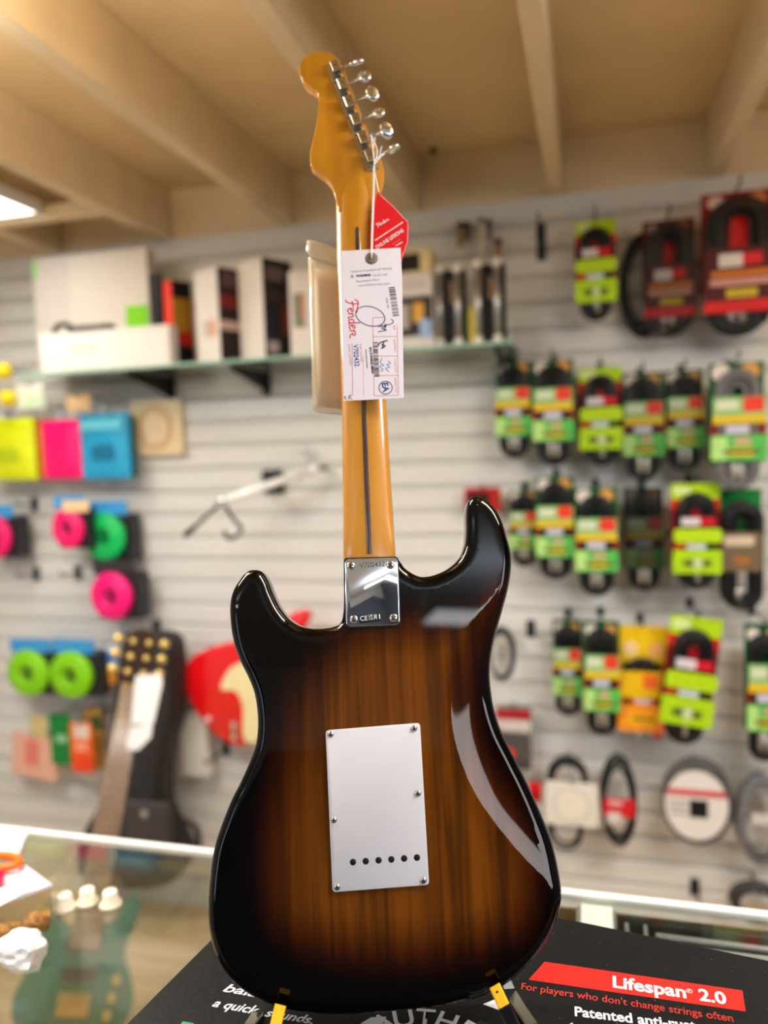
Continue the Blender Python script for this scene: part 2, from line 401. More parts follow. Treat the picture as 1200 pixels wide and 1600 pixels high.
# rings of the rounded edge, inwards from the outline
def normals(poly):
    n = len(poly); out = []
    area2 = sum(poly[i].x * poly[(i + 1) % n].y - poly[(i + 1) % n].x * poly[i].y for i in range(n))
    sg = 1 if area2 > 0 else -1
    for i in range(n):
        t = (poly[(i + 1) % n] - poly[i - 1]).normalized(); out.append(Vector((-t.y, t.x)) * sg)
    return out
nrm = normals(outline); RR = 0.0105; TH = 0.045
rings = []
for k in range(7):
    a = (PI / 2) * k / 6
    rings.append(([outline[i] + nrm[i] * RR * (1 - math.cos(a)) for i in range(NB)], -RR * (1 - math.sin(a))))
inner = rings[-1][0]
pts = [p.copy() for p in inner]
lo = Vector((min(p.x for p in inner), min(p.y for p in inner))); hi = Vector((max(p.x for p in inner), max(p.y for p in inner)))
st = 0.0034; row = 0; y = lo.y + st
while y < hi.y:
    x = lo.x + st * (0.5 if row % 2 else 1.0)
    while x < hi.x:
        p = Vector((x, y))
        if inside(p, inner) and dist(p, inner[::3]) > st * 0.7: pts.append(p)
        x += st
    y += st * 0.87; row += 1
v2, e2, f2, *_ = geometry.delaunay_2d_cdt(pts, [(i, (i + 1) % NB) for i in range(NB)], [], 1, 1e-6)
bm = bmesh.new(); bl = bm.verts.layers.float.new('burst')
def newv(p, n):
    v = bm.verts.new(L3(p, n)); v[bl] = sdist(p, burst); return v
top = [newv(p, -belly_drop(p)) for p in v2]
f2 = [f for f in f2 if inside((v2[f[0]] + v2[f[1]] + v2[f[2]]) / 3, inner)]
for f in f2:
    try: q = bm.faces.new([top[i] for i in f]); q.smooth = True
    except ValueError: pass
prev = top[:NB]
for ring, n in rings[-2::-1]:
    cur = [newv(p, n - belly_drop(p)) for p in ring]
    for i in range(NB):
        j = (i + 1) % NB; bm.faces.new((prev[i], prev[j], cur[j], cur[i])).smooth = True
    prev = cur
for n in (-TH + RR, ):
    cur = [newv(p, n) for p in outline]
    for i in range(NB):
        j = (i + 1) % NB; bm.faces.new((prev[i], prev[j], cur[j], cur[i])).smooth = True
    prev = cur
front = [newv(p, -TH) for p in v2]
for k, (ring, n) in enumerate(rings[1:]):
    cur = [newv(p, -TH - n) for p in ring] if k < len(rings) - 2 else front[:NB]
    for i in range(NB):
        j = (i + 1) % NB; bm.faces.new((prev[i], prev[j], cur[j], cur[i])).smooth = True
    prev = cur
for f in f2: bm.faces.new([front[i] for i in f])
bmesh.ops.recalc_face_normals(bm, faces=bm.faces)
me = bpy.data.meshes.new('body'); bm.to_mesh(me); bm.free()
m = bpy.data.materials.new('sunburst_lacquer'); m.use_nodes = True; nt = m.node_tree; bs = nt.nodes['Principled BSDF']
at = nt.nodes.new('ShaderNodeAttribute'); at.attribute_name = 'burst'
tc = nt.nodes.new('ShaderNodeTexCoord'); mp = nt.nodes.new('ShaderNodeMapping'); mp.inputs['Scale'].default_value = (95, 60, 3.2)
nz = nt.nodes.new('ShaderNodeTexNoise'); nz.inputs['Scale'].default_value = 1.0; nz.inputs['Detail'].default_value = 6.0; nz.inputs['Distortion'].default_value = 0.4
nt.links.new(tc.outputs['Object'], mp.inputs[0]); nt.links.new(mp.outputs[0], nz.inputs['Vector'])
gr = nt.nodes.new('ShaderNodeValToRGB'); gr.color_ramp.elements[0].position = 0.36; gr.color_ramp.elements[1].position = 0.62
gr.color_ramp.elements[0].color = lin((78, 41, 7)); gr.color_ramp.elements[1].color = lin((122, 67, 12))
nt.links.new(nz.outputs['Fac'], gr.inputs[0])
ma = nt.nodes.new('ShaderNodeMapRange'); ma.inputs['From Min'].default_value = -0.022; ma.inputs['From Max'].default_value = 0.045
nt.links.new(at.outputs['Fac'], ma.inputs['Value'])
br = nt.nodes.new('ShaderNodeValToRGB'); br.color_ramp.interpolation = 'B_SPLINE'; e = br.color_ramp.elements
e[0].position = 0.0; e[0].color = (0.0015, 0.0013, 0.0012, 1); e[1].position = 1.0; e[1].color = (1, 1, 1, 1)
for pos, c in ((0.22, (0.02, 0.008, 0.006)), (0.45, (0.20, 0.11, 0.09)), (0.72, (0.58, 0.50, 0.45))):
    q = e.new(pos); q.color = c + (1,)
nt.links.new(ma.outputs[0], br.inputs[0])
mu = nt.nodes.new('ShaderNodeMixRGB'); mu.blend_type = 'MULTIPLY'; mu.inputs[0].default_value = 1.0
nt.links.new(gr.outputs[0], mu.inputs[1]); nt.links.new(br.outputs[0], mu.inputs[2]); nt.links.new(mu.outputs[0], bs.inputs['Base Color'])
bs.inputs['Roughness'].default_value = 0.35; bs.inputs['Specular IOR Level'].default_value = 0.0
bs.inputs['Coat Weight'].default_value = 1.0; bs.inputs['Coat Roughness'].default_value = 0.02; bs.inputs['Coat IOR'].default_value = 1.38
me.materials.append(m)
body = bpy.data.objects.new('body', me); COL.objects.link(body); body.parent = guitar
body['label'] = 'glossy sunburst body, amber centre fading to black'

# neck: D-shaped back, lofted from the heel to the nut
M_maple = wood_mat('tinted_maple_lacquer', (180, 116, 10), (202, 138, 18), (50, 50, 2.5), 0.35, coat=1.0)
NS = -0.047                                                    # level of the fretboard edge, where the silhouette lies
secs = []                                                      # pixel rows: left edge, right edge, back level, flatness
def neck_edges(y):
    L = [(262, 531), (285, 533), (300, 527), (312, 524.6), (391.6, 526), (640, 534), (868, 537), (900, 538)]
    R = [(262, 586), (285, 586), (300, 586), (312, 586.5), (391.6, 589), (640, 604), (868, 618), (900, 620)]
    def ip(T):
        for (a, x), (c, q) in zip(T, T[1:]):
            if a <= y <= c: return x + (q - x) * (y - a) / (c - a)
        return T[-1][1]
    return ip(L), ip(R)
ys = [262, 272, 285, 300, 312, 330, 350, 391, 450, 520, 580, 640, 700, 760, 800, 825, 845, 858, 868, 880, 890]
b = MB(); prev = None; NSG = 20; ridge = []
for y in ys:
    l, r = neck_edges(y); A = G2(l, y, NS); B = G2(r, y, NS); mid = (A + B) / 2; half = (B.x - A.x) / 2
    deep = -0.0335 + 0.0025 * smooth01((y - 400) / 400.0)
    k = smooth01((330 - y) / 60.0); deep = deep * (1 - k) + (-0.0365) * k
    pw = 1.0 - 0.62 * smooth01((y - 790) / 75.0)               # squarer towards the heel
    ring = []
    for i in range(NSG + 1):
        th = PI * i / NSG; c = -math.cos(th); s_ = math.sin(th)
        c = math.copysign(abs(c) ** (0.75 + 0.25 * pw), c); s_ = max(s_, 0.0) ** (0.80 * pw)
        ring.append(b.bm.verts.new(L3((mid.x + half * c, mid.y), NS + (deep - NS) * s_)))
    ring.append(b.bm.verts.new(L3((mid.x + half, mid.y), -0.0545))); ring.append(b.bm.verts.new(L3((mid.x - half, mid.y), -0.0545)))
    ridge.append((y, mid, deep))
    if prev:
        n = len(ring)
        for i in range(n):
            b.bm.faces.new((prev[i], prev[(i + 1) % n], ring[(i + 1) % n], ring[i]))
    else: b.bm.faces.new(ring[::-1])
    prev = ring
b.bm.faces.new(prev)
b.build('neck', M_maple, guitar, smooth=math.radians(50))['label'] = 'amber tinted glossy maple neck'
b = MB(); uvA = G2(540, 868, NS); uvB = G2(615, 868, NS); uvC = G2(587, 322, NS); uvD = G2(527, 322, NS); uvE = G2(544, 1010, NS); uvF = G2(622, 1010, NS)
b.prism([tuple(q) for q in (uvE, uvF, uvC, uvD)], Matrix(((1, 0, 0, 0), (0, 0, 1, 0), (0, 1, 0, 0), (0, 0, 0, 1))), 0.0546, 0.0585)
b.build('fretboard', M_maple, guitar)
# walnut skunk stripe, lying on the ridge of the neck
b = MB(); rows = []
def ridge_at(y):
    for (a, m0, d0), (c, m1, d1) in zip(ridge, ridge[1:]):
        if a <= y <= c:
            t = (y - a) / (c - a); return m0.lerp(m1, t), d0 + (d1 - d0) * t
    return ridge[-1][1], ridge[-1][2]
for y, hw in ((364.5, 0.0006), (365.5, 0.0016), (367, 0.0023), (369, 0.0028), (391, 0.003), (500, 0.003), (640, 0.0031), (760, 0.0031), (868, 0.0031)):
    m0, d0 = ridge_at(y)
    cx = G2(558.5 + (577.3 - 558.5) * (y - 370) / (868 - 370.0), y, d0).x
    rows.append([b.bm.verts.new(L3((cx + dx * hw, m0.y), d0 + 0.0007 - (0.0 if abs(dx) < 0.9 else 0.0010))) for dx in (-1, -0.5, 0, 0.5, 1)])
for A, B in zip(rows, rows[1:]):
    for i in range(4): b.bm.faces.new((A[i], A[i + 1], B[i + 1], B[i])).smooth = True
b.build('skunk_stripe', wood_mat('walnut_stripe', (46, 26, 14), (78, 46, 26), (200, 200, 12), 0.35, coat=1.0), guitar)['label'] = 'dark walnut stripe down the neck'
# headstock
head_px = [(533,332),(528,322),(524.6,311),(519.3,292),(510.8,279),(498,269.4),(487.4,261),(484.2,251),(484.6,234),(488.5,217),(493.8,191.8),(497.4,166.3),(498,152),(495,143),(487.4,137),(475.7,128),(469.3,117.4),(467.2,106.8),(470,95),(478.9,85.5),(491.7,80.4),(504.4,79.4),(517.2,82.3),(526,90),(536.3,104.6),(547,132),(557.6,157.8),(568,185.4),(578.8,211),(591.6,236.4),(598.5,256),(600.5,272.6),(599,287.5),(593.7,300),(589,312),(584,324),(580,332)]
HB, HF = -0.0365, -0.0505
ho = spline([G2(x, y, HB) for x, y in head_px], 240); hn = normals(ho); hr = 0.002
b = MB(); bm = b.bm; prev = None
lev = [(HF, hr), (HF + hr * .3, hr * .3), (HF + hr, 0), (HB - hr, 0), (HB - hr * .3, hr * .3), (HB, hr)]
for n, off in lev:
    cur = [bm.verts.new(L3(ho[i] + hn[i] * off, n)) for i in range(240)]
    if prev:
        for i in range(240): bm.faces.new((prev[i], prev[(i + 1) % 240], cur[(i + 1) % 240], cur[i]))
    else: bm.faces.new(cur[::-1])
    prev = cur
bm.faces.new(prev)
b.build('headstock', M_maple, guitar, smooth=math.radians(40))
# tuners
M_nickel = mat('nickel_plate', (205, 202, 192), 0.16, metal=1.0, vary=0.03)
M_chrome = mat('chrome_plate', (225, 228, 232), 0.06, metal=1.0, vary=0.01)
M_black = mat('black_steel', (24, 24, 26), 0.45)
tun = [((524.6,103.6),(556.5,98)),((535.5,131),(566.5,120.6)),((546,159),(578,148)),((556.5,186.5),(588,177)),((568,215),(600,205.6)),((579,243.5),(611.8,234))]
tdir = (G2(579, 243.5, HB) - G2(524.6, 103.6, HB)).normalized()
ang = math.atan2(tdir.y, tdir.x) + PI / 2
for i, (a, c) in enumerate(tun):
    A = G2(a[0], a[1], HB + 0.006); Cc = G2(c[0], c[1], HB + 0.003)
    R = Matrix.Rotation(-ang, 3, 'Y')
    pl = MB(); pl.box(L3(A - tdir * -0.004 + Vector((-0.0035, 0)), HB + 0.0006), (0.0115, 0.0012, 0.0205), R, 0.0003)
    pl.box(L3(A + tdir * 0.012, HB + 0.0008), (0.0085, 0.0016, 0.006), R, 0.0003)
    to = pl.build('tuning_machine', M_nickel, guitar)
    h = MB(); h.box(L3(A, HB + 0.0045), (0.0105, 0.0078, 0.0145), R, 0.0012, 3)
    h.build('housing', M_nickel, to)
    h = MB(); h.lathe([(0.0, 0.0003), (0.0009, 0.0003), (0.0009, 0)], 10, Matrix.Translation(L3(A, HB + 0.0084)) @ Matrix.Rotation(PI / 2, 4, 'X')); h.build('oil_hole', M_black, to)
    s = MB(); s.tube([L3(A, HB + 0.003), L3(A.lerp(Cc, 0.55), HB + 0.003), L3(Cc, HB + 0.003)], [0.0013, 0.0013, 0.0016], 10); s.build('shaft', M_nickel, to)
    s = MB(); d = (Cc - A).normalized(); q = L3(Cc, HB + 0.003)
    tw = math.radians((35, 70, 92, 60, 105, 15)[i])
    mxb = Matrix.Translation(q) @ Vector((d.x, 0, d.y)).to_track_quat('X', 'Z').to_matrix().to_4x4() @ Matrix.Rotation(tw, 4, 'X')
    n0 = len(s.bm.verts)
    s.lathe([(0.0, -0.0030), (0.0055, -0.0029), (0.0088, -0.0020), (0.0098, 0.0), (0.0088, 0.0020), (0.0055, 0.0029), (0.0, 0.0030)], 24, mxb @ Matrix.Translation((0.003, 0, 0)) @ Matrix.Scale(0.78, 4, Vector((1, 0, 0))))
    s.tube([mxb @ Vector((-0.007, 0, 0)), mxb @ Vector((-0.003, 0, 0))], [0.0016, 0.0028], 12)
    s.build('button', M_chrome, to)
# neck plate with four screws, stamped number and mark
def gq(px, py, n): return L3(G2(px, py, n), n)
def plate(name, quad, n0, n1, r, material, lab=None, z_corner=6):
    P = [G2(x, y, n1) for x, y in quad]; c = sum(P, Vector((0, 0))) / 4; poly = []
    for i in range(4):
        p0, p, p1 = P[i - 1], P[i], P[(i + 1) % 4]; a = (p0 - p).normalized() * r; d = (p1 - p).normalized() * r
        for k in range(z_corner + 1):
            t = k / z_corner; poly.append((p + a) * (1 - t) ** 2 + p * 2 * t * (1 - t) + (p + d) * t * t)
    b = MB(); n = len(poly); ch = min(0.0006, (n1 - n0) * 0.5); nn = normals(poly)
    Ls = [[b.bm.verts.new(L3(poly[i] + nn[i] * o, h)) for i in range(n)] for h, o in ((n0, 0), (n1 - ch, 0), (n1 - ch * 0.3, ch * 0.35), (n1, ch))]
    for A, B in zip(Ls, Ls[1:]):
        for i in range(n): b.bm.faces.new((A[i], A[(i + 1) % n], B[(i + 1) % n], B[i])).smooth = True
    b.bm.faces.new(Ls[-1])
    b.bm.faces.new(Ls[0][::-1])
    o = b.build(name, material, guitar, smooth=math.radians(35))
    if lab: o['label'] = lab
    return o
def uvplane(px, py, n, deg=0.0):
    p = G2(px, py, n)
    return Matrix(((1, 0, 0, p.x), (0, 0, -1, -n), (0, 1, 0, p.y), (0, 0, 0, 1))) @ Matrix.Rotation(math.radians(deg), 4, 'Z')
def screw(parent, px, py, n, r, rot):
    b = MB(); mx = uvplane(px, py, n, rot)
    b.lathe([(r, -0.0005), (r, 0.0002), (r * 0.75, 0.0009), (r * 0.35, 0.0012), (0.0, 0.0012)], 20, mx)
    so = b.build('screw', M_nickel, parent)
    c = MB(); c.box((0, 0, 0.0012), (r * 1.15, r * 0.26, 0.0004)); c.box((0, 0, 0.0012), (r * 0.26, r * 1.15, 0.0004))
    bmesh.ops.transform(c.bm, matrix=mx, verts=c.bm.verts); c.build('cross_slot', M_black, so)
pad = plate('plate_gasket', [(536.8, 872), (623, 869), (626.5, 979), (539.5, 981.5)], 0.0, 0.0006, 0.005, mat('black_gasket', (10, 10, 11), 0.5))
npl = plate('neck_plate', [(538.3, 873.3), (621.5, 870.6), (624.6, 976.5), (541, 979.5)], 0.0004, 0.0022, 0.005, M_chrome, 'polished chrome neck plate')
for k, (x, y) in enumerate(((548, 884.5), (610, 882.8), (553, 968), (615, 965.5))): screw(npl, x, y, 0.0022, 0.0040, 20 + 35 * k)
b = MB(); put_text(b, 'V702432', 0.0068, uvplane(562, 887.3, 0.00235, 1.8), bold=0.00012, width=None); b.build('stamped_number', mat('stamp_grey', (110, 116, 124), 0.35, metal=0.7), npl)
b = MB(); b.prism(rrect(0.0208, 0.0072, 0.0003), uvplane(578.5, 966.5, 0.0022, 3.5), 0, 0.00015)
lbl = b.build('approval_sticker', mat('sticker_black', (12, 12, 13), 0.4), npl)
b = MB(); M_white = mat('white_ink', (236, 236, 238), 0.5, vary=0.01); mxs = uvplane(562.6, 970.2, 0.0025, 3.5)
put_text(b, 'CE', 0.0062, mxs, bold=0.00006); put_text(b, 'UK', 0.0032, mxs @ Matrix.Translation((0.0083, 0.0028, 0)), bold=0.00005); put_text(b, 'CA', 0.0032, mxs @ Matrix.Translation((0.0083, 0, 0)), bold=0.00005)
for q in (((0.0135, 0.0), (0.0162, 0.0045)), ((0.0162, 0.0), (0.0135, 0.0045)), ((0.0138, 0.0042), (0.016, 0.0042)), ((0.0138, 0.0006), (0.0138, 0.004)), ((0.016, 0.0006), (0.016, 0.004))): stroke(b, q, 0.0005, mxs)
stroke(b, ((0.0188, 0.0), (0.0188, 0.0045)), 0.0011, mxs); b.build('sticker_print', M_white, lbl)
# white tremolo cover
M_cover = mat('white_cover_plastic', (222, 220, 226), 0.35, vary=0.01)
cov = plate('tremolo_cover', [(508.5, 1141.5), (656.3, 1129.7), (670.5, 1383), (519.5, 1394.5)], 0.0, 0.0019, 0.0035, M_cover, 'white plastic cover plate with six holes')
for k, (x, y) in enumerate(((516.5, 1147.5), (647, 1138), (653, 1239.5), (521.5, 1281), (526.5, 1386), (661.5, 1375.5))): screw(cov, x, y, 0.0019, 0.0030, 30 * k)
for k in range(6):
    b = MB(); b.lathe([(0.0, 0.0001), (0.0029, 0.0001), (0.0029, -0.0002)], 20, uvplane(551.5 + 20.0 * k, 1347.0 - 1.42 * k, 0.0019)); b.build('string_hole', mat('hole_black', (4, 4, 5), 0.8), cov)
# ------------------------------------------------------------------ carton under the guitar
BOXZ = OW.z - 0.026; BH = 0.115; ZC = BOXZ - BH
pb0, pb1 = at_z(885, 1435, BOXZ), at_z(1200, 1500, BOXZ); pl0, pl1 = at_z(325, 1465, BOXZ), at_z(205, 1600, BOXZ)
bx = (pb1 - pb0).normalized(); by = Vector((-bx.y, bx.x, 0))                     # along the back edge, and away from the viewer
corner = pb0 + bx * ((pl0 + pl1) / 2 - pb0).dot(bx)
BW, BD = 0.66, 0.44
M_card = mat('black_carton', (19, 20, 22), 0.42, vary=0.25, scale=220, bump=0.15, spec=0.28)
nt = M_card.node_tree; bs = nt.nodes['Principled BSDF']                            # dust specks on the lid
tc = nt.nodes.new('ShaderNodeTexCoord'); vo = nt.nodes.new('ShaderNodeTexVoronoi'); vo.inputs['Scale'].default_value = 105
lt = nt.nodes.new('ShaderNodeMath'); lt.operation = 'LESS_THAN'; lt.inputs[1].default_value = 0.055
wn = nt.nodes.new('ShaderNodeMath'); wn.operation = 'GREATER_THAN'; wn.inputs[1].default_value = 0.55
sp = nt.nodes.new('ShaderNodeSeparateColor'); mm = nt.nodes.new('ShaderNodeMath'); mm.operation = 'MULTIPLY'
mx = nt.nodes.new('ShaderNodeMixRGB'); old = bs.inputs['Base Color'].links[0].from_socket
nt.links.new(tc.outputs['Object'], vo.inputs['Vector']); nt.links.new(vo.outputs['Distance'], lt.inputs[0]); nt.links.new(vo.outputs['Color'], sp.inputs[0])
nt.links.new(sp.outputs[0], wn.inputs[0]); nt.links.new(lt.outputs[0], mm.inputs[0]); nt.links.new(wn.outputs[0], mm.inputs[1])
nt.links.new(mm.outputs[0], mx.inputs[0]); nt.links.new(old, mx.inputs[1]); mx.inputs[2].default_value = lin((120, 118, 116)); nt.links.new(mx.outputs[0], bs.inputs['Base Color'])
BM_ = Matrix(((bx.x, by.x, 0, corner.x), (bx.y, by.y, 0, corner.y), (0, 0, 1, ZC), (0, 0, 0, 1)))
carton = thing('string_carton', 'large black printed cardboard carton lying flat under the guitar', 'box', mx=BM_)
b = MB(); b.box((BW / 2, -BD / 2, BH / 2 + 0.0002), (BW, BD, BH - 0.0004), bevel=0.0018, seg=2); b.build('carton_body', M_card, carton)
IB = BM_.inverted()
def onbox(px, py, d=0.0004):
    return IB @ at_z(px, py, BOXZ) + Vector((0, 0, d))
def box_text(mb, s, p0, p1, cap, bold=0.0, shear=0.0, fit=True, space=1.0, size=None):
    a, c = onbox(*p0), onbox(*p1); d = (c - a); wd = d.length; d.normalize(); n = Vector((-d.y, d.x, 0))
    q = onbox(p0[0], p0[1] - cap); size = size or abs((q - a).dot(n)) / 0.70
    put_text(mb, s, size, Matrix(((d.x, n.x, 0, a.x), (d.y, n.y, 0, a.y), (0, 0, 1, a.z), (0, 0, 0, 1))), bold, shear, width=wd if fit else None, space=space)
M_red = mat('red_ink', (214, 32, 24), 0.5, vary=0.02)
M_redtext = mat('dull_red_ink', (178, 50, 42), 0.5, vary=0.02)
M_teal = mat('teal_ink', (60, 160, 120), 0.5)
b = MB(); P = [onbox(*p, 0.0002) for p in ((851, 1503), (1160, 1548), (1165, 1580.5), (826, 1531))]
b.bm.faces.new([b.bm.verts.new(p) for p in P]); b.build('red_stripe', M_red, carton)
def part_text(name, material, *a, **k):
    b = MB(); box_text(b, *a, **k); b.build(name, material, carton)
b = MB()
box_text(b, 'Lifespan', (956, 1542.5), (1071, 1559.5), 17.5, bold=0.0006)
box_text(b, '2.0', (1093, 1563), (1136, 1569.6), 17.5, bold=0.0006)
a, c = onbox(1077, 1549), onbox(1080, 1549.4); d = (c - a).normalized(); n = Vector((-d.y, d.x, 0)); mr = Matrix(((d.x, n.x, 0, a.x), (d.y, n.y, 0, a.y), (0, 0, 1, a.z), (0, 0, 0, 1)))
rg = [(0.0026 * math.cos(t * PI / 12), 0.0026 * math.sin(t * PI / 12)) for t in range(25)]; stroke(b, rg, 0.0005, mr, n=26); put_text(b, 'R', 0.004, mr @ Matrix.Translation((-0.0013, -0.0014, 0)))
b.build('heading_text', M_white, carton)
part_text('claim_text', M_white, 'Patented anti-rust', (897, 1587.5), (1088, 1611), 14.6, bold=0.0004)
part_text('claim_text', M_white, 'treatment', (889, 1610), (1010, 1628), 14.6, bold=0.0004)
part_text('slogan_text', M_white, 'balanced', (346, 1549), (470, 1571), 13.5, bold=0.0003, shear=0.25)
part_text('slogan_text', M_white, 'a quick', (330, 1572.5), (400, 1585.5), 13.5, bold=0.0003, shear=0.25)
part_text('slogan_text', M_white, 'sounds.', (412, 1588), (487, 1600.5), 13, bold=0.0003, shear=0.25)
for tri in (((754.5, 1569.5), (773, 1562), (783, 1580)), ((818, 1582), (842, 1603), (826, 1603)), ((563, 1600), (580, 1590), (604, 1589), (596, 1603))):
    b = MB(); b.bm.faces.new([b.bm.verts.new(onbox(*p, 0.0003)) for p in tri]); b.build('badge_point', M_white, carton)
b = MB(); c = onbox(702, 1583); R = 0.085; cen = c + Vector((0, -R, 0)); up0 = Vector((0.03, 1, 0)).normalized()
for k, ch in enumerate('AUTHENTIC'):
    th = math.radians(-15.5 * (k - 3.05)); d = Matrix.Rotation(th, 3, 'Z') @ up0; xd = Vector((d.y, -d.x, 0))
    pos = cen + d * (R - 0.021)
    put_text(b, ch, 0.030, Matrix(((xd.x, d.x, 0, pos.x), (xd.y, d.y, 0, pos.y), (0, 0, 1, BH + 0.0004), (0, 0, 0, 1))), bold=0.0004, align='CENTER')
b.build('badge_text', M_white, carton)
b = MB(); box_text(b, "For players who don't change strings often", (813, 1546), (1145, 1597), 10.5, bold=0.00012); b.build('tagline_text', M_redtext, carton)
b = MB(); b.bm.faces.new([b.bm.verts.new(onbox(*p, 0.0002)) for p in ((283, 1599.5), (286, 1596), (303, 1599), (300, 1606), (280, 1603))]); b.build('teal_print', M_teal, carton)

# ------------------------------------------------------------------ guitar stand with yellow padded hooks
stand = thing('guitar_stand', 'dark metal guitar stand with yellow tipped hooks on the black carton', 'stand', mx=GM)
IG = GM.inverted()
M_bar = mat('smoked_steel', (158, 155, 146), 0.22, metal=0.9, vary=0.05)
M_capblack = mat('black_rubber_cap', (18, 19, 22), 0.3)
M_yellow = mat('yellow_pad', (242, 184, 22), 0.5, vary=0.05)
def flatbar(name, pts, wd, th, wdir, material, parent):
    b = MB(); rows = []; n = len(pts)
    for i, p in enumerate(pts):
        t = (pts[min(i + 1, n - 1)] - pts[max(i - 1, 0)]).normalized(); wv = (wdir - t * t.dot(wdir)).normalized(); hv = t.cross(wv)
        rows.append([b.bm.verts.new(p + wv * sx * wd / 2 + hv * sy * th / 2) for sx, sy in ((-1, -.6), (-.8, -1), (.8, -1), (1, -.6), (1, .6), (.8, 1), (-.8, 1), (-1, .6))])
    for A, B in zip(rows, rows[1:]):
        for k in range(8): b.bm.faces.new((A[k], A[(k + 1) % 8], B[(k + 1) % 8], B[k]))
    b.bm.faces.new(rows[0][::-1]); b.bm.faces.new(rows[-1])
    return b.build(name, material, parent, smooth=math.radians(30))
def gl(px, py, n): return L3(G2(px, py, n), n)
def boxfoot(px, py):                                           # a point on the lid, in guitar coordinates
    return IG @ (at_z(px, py, BOXZ) + Vector((0, 0, 0.0058)))
for sd, tip, low, pad_end, foot, legtop, legmid in (
        ('l', (438.5, 1570), (427, 1618), 1.0, (417, 1640), (0.02, 0.15, 0.30), ((390, 1614), (401, 1588), (408, 1572))),
        ('r', (772.5, 1540), (797, 1592), 0.62, (816, 1640), (0.02, 0.15, 0.30), ((832, 1614), (812, 1575), (797, 1549)))):
    T = gl(tip[0], tip[1], 0.013); Lw = gl(low[0], low[1], 0.022)
    uu = Vector((1, 0, 0.35 if sd == 'l' else -0.5)).normalized() if False else Vector((1, 0, 0.0))
    M_ = T.lerp(Lw, pad_end)
    p = flatbar('hook_pad', [T, T.lerp(M_, 0.5), M_], 0.0098, 0.0055, Vector((1, 0, -0.35 if sd == 'l' else 0.5)), M_yellow, stand); p['label'] = 'yellow hook pad'
    h = MB(); h.lathe([(0, 0.0003), (0.0012, 0.0003), (0.0012, 0.0)], 12, Matrix.Translation(T.lerp(M_, 0.24 if sd == 'r' else 0.93) + Vector((0, -0.0029, 0))) @ Matrix.Rotation(PI / 2, 4, 'X')); h.build('pad_pin', M_capblack, p)
    ft = boxfoot(*foot)
    flatbar('hook_arm', [M_, Lw.lerp(ft, 0.5), ft, ft.lerp(boxfoot(600, 1560), 0.3)], 0.0110, 0.0066, Vector((1, 0, 0)), M_capblack, stand)
    lg = [boxfoot(*legmid[0]), gl(legmid[1][0], legmid[1][1], -0.035) , gl(legmid[2][0], legmid[2][1], -0.064)]
    top_ = Vector((-0.03 if sd == 'l' else 0.03, 0.115, 0.21))
    flatbar('rear_leg', lg + [lg[-1].lerp(top_, 0.5), top_], 0.0115, 0.005, Vector((1, 0, 0)), M_bar, stand)
b = MB(); b.tube([Vector((-0.045, 0.115, 0.21)), Vector((0.045, 0.115, 0.21))], 0.006, 12); b.build('hinge_bar', M_bar, stand)
rb = IG @ (GM @ Vector((0, 0.20, 0.0)))
q = GM @ Vector((0, 0.19, 0.0)); q.z = BOXZ + 0.0045; q = IG @ q
flatbar('prop_leg', [Vector((0, 0.115, 0.21)), q], 0.012, 0.005, Vector((1, 0, 0)), M_bar, stand)

# ------------------------------------------------------------------ tags on the neck
TN = -0.022
M_paper = mat('white_tag_card', (226, 222, 232), 0.5, vary=0.01)
M_ink = mat('black_ink', (28, 28, 32), 0.6); M_pinkline = mat('red_print_ink', (190, 70, 84), 0.6); M_blue = mat('blue_pen_ink', (40, 60, 160), 0.5); M_navy = mat('navy_pen_ink', (26, 34, 84), 0.5); M_script = mat('script_red_ink', (198, 24, 40), 0.5)
ho_ = G2(580.5, 404, TN)
TM = GM @ Matrix.Translation(L3(ho_, TN))
hang = thing('hang_tag', 'white card hang tag with handwriting and barcodes on the guitar neck', 'tag', mx=TM)
def tq(px, py): return G2(px, py, TN) - ho_
M_XZ = Matrix(((1, 0, 0, 0), (0, 0, -1, 0), (0, 1, 0, 0), (0, 0, 0, 1)))
def tmx(px, py, deg=0.0, d=0.00045):
    p = tq(px, py); return Matrix.Translation((p.x, -d, p.y)) @ M_XZ @ Matrix.Rotation(math.radians(deg), 4, 'Z')
b = MB(); b.prism([tuple(tq(*p)) for p in ((533.5, 392.5), (626, 387.2), (628.5, 440), (629.5, 520), (631, 621.5), (601, 623.5), (570, 625), (536.8, 626.5), (535.5, 560), (534, 470))], M_XZ, 0, 0.0004)
b.build('card', M_paper, hang)
PXM = (tq(600, 500) - tq(590, 500)).length / 10.0               # metres per pixel on the tag
b = MB(); b.lathe([(5 * PXM, 0.0006), (10.2 * PXM, 0.0006), (10.2 * PXM, 0.0003)], 24, tmx(580.5, 404, 0, 0.0)); b.build('eyelet', mat('brown_eyelet', (120, 106, 94), 0.6), hang)
b = MB(); b.lathe([(0, 0.0005), (5.2 * PXM, 0.0005), (5.2 * PXM, 0.0003)], 20, tmx(580.5, 404, 0, 0.0)); b.build('eyelet_hole', mat('orange_eyelet', (206, 110, 70), 0.6), hang)
def tt(mb, s, px, py, wpx, size_px, deg, bold=0.0, **k): put_text(mb, s, size_px * PXM / 0.70, tmx(px, py, deg), bold * PXM, width=wpx * PXM, **k)
b = MB()
tt(b, 'California Proposition 65 Warning', 548.2, 426.5, 64.5, 3.4, 2.9); tt(b, 'WARNING:', 556.6, 433.2, 24, 3.4, 2.4, 0.35); tt(b, 'Cancer and', 582.4, 432.1, 22.5, 3.4, 2.4)
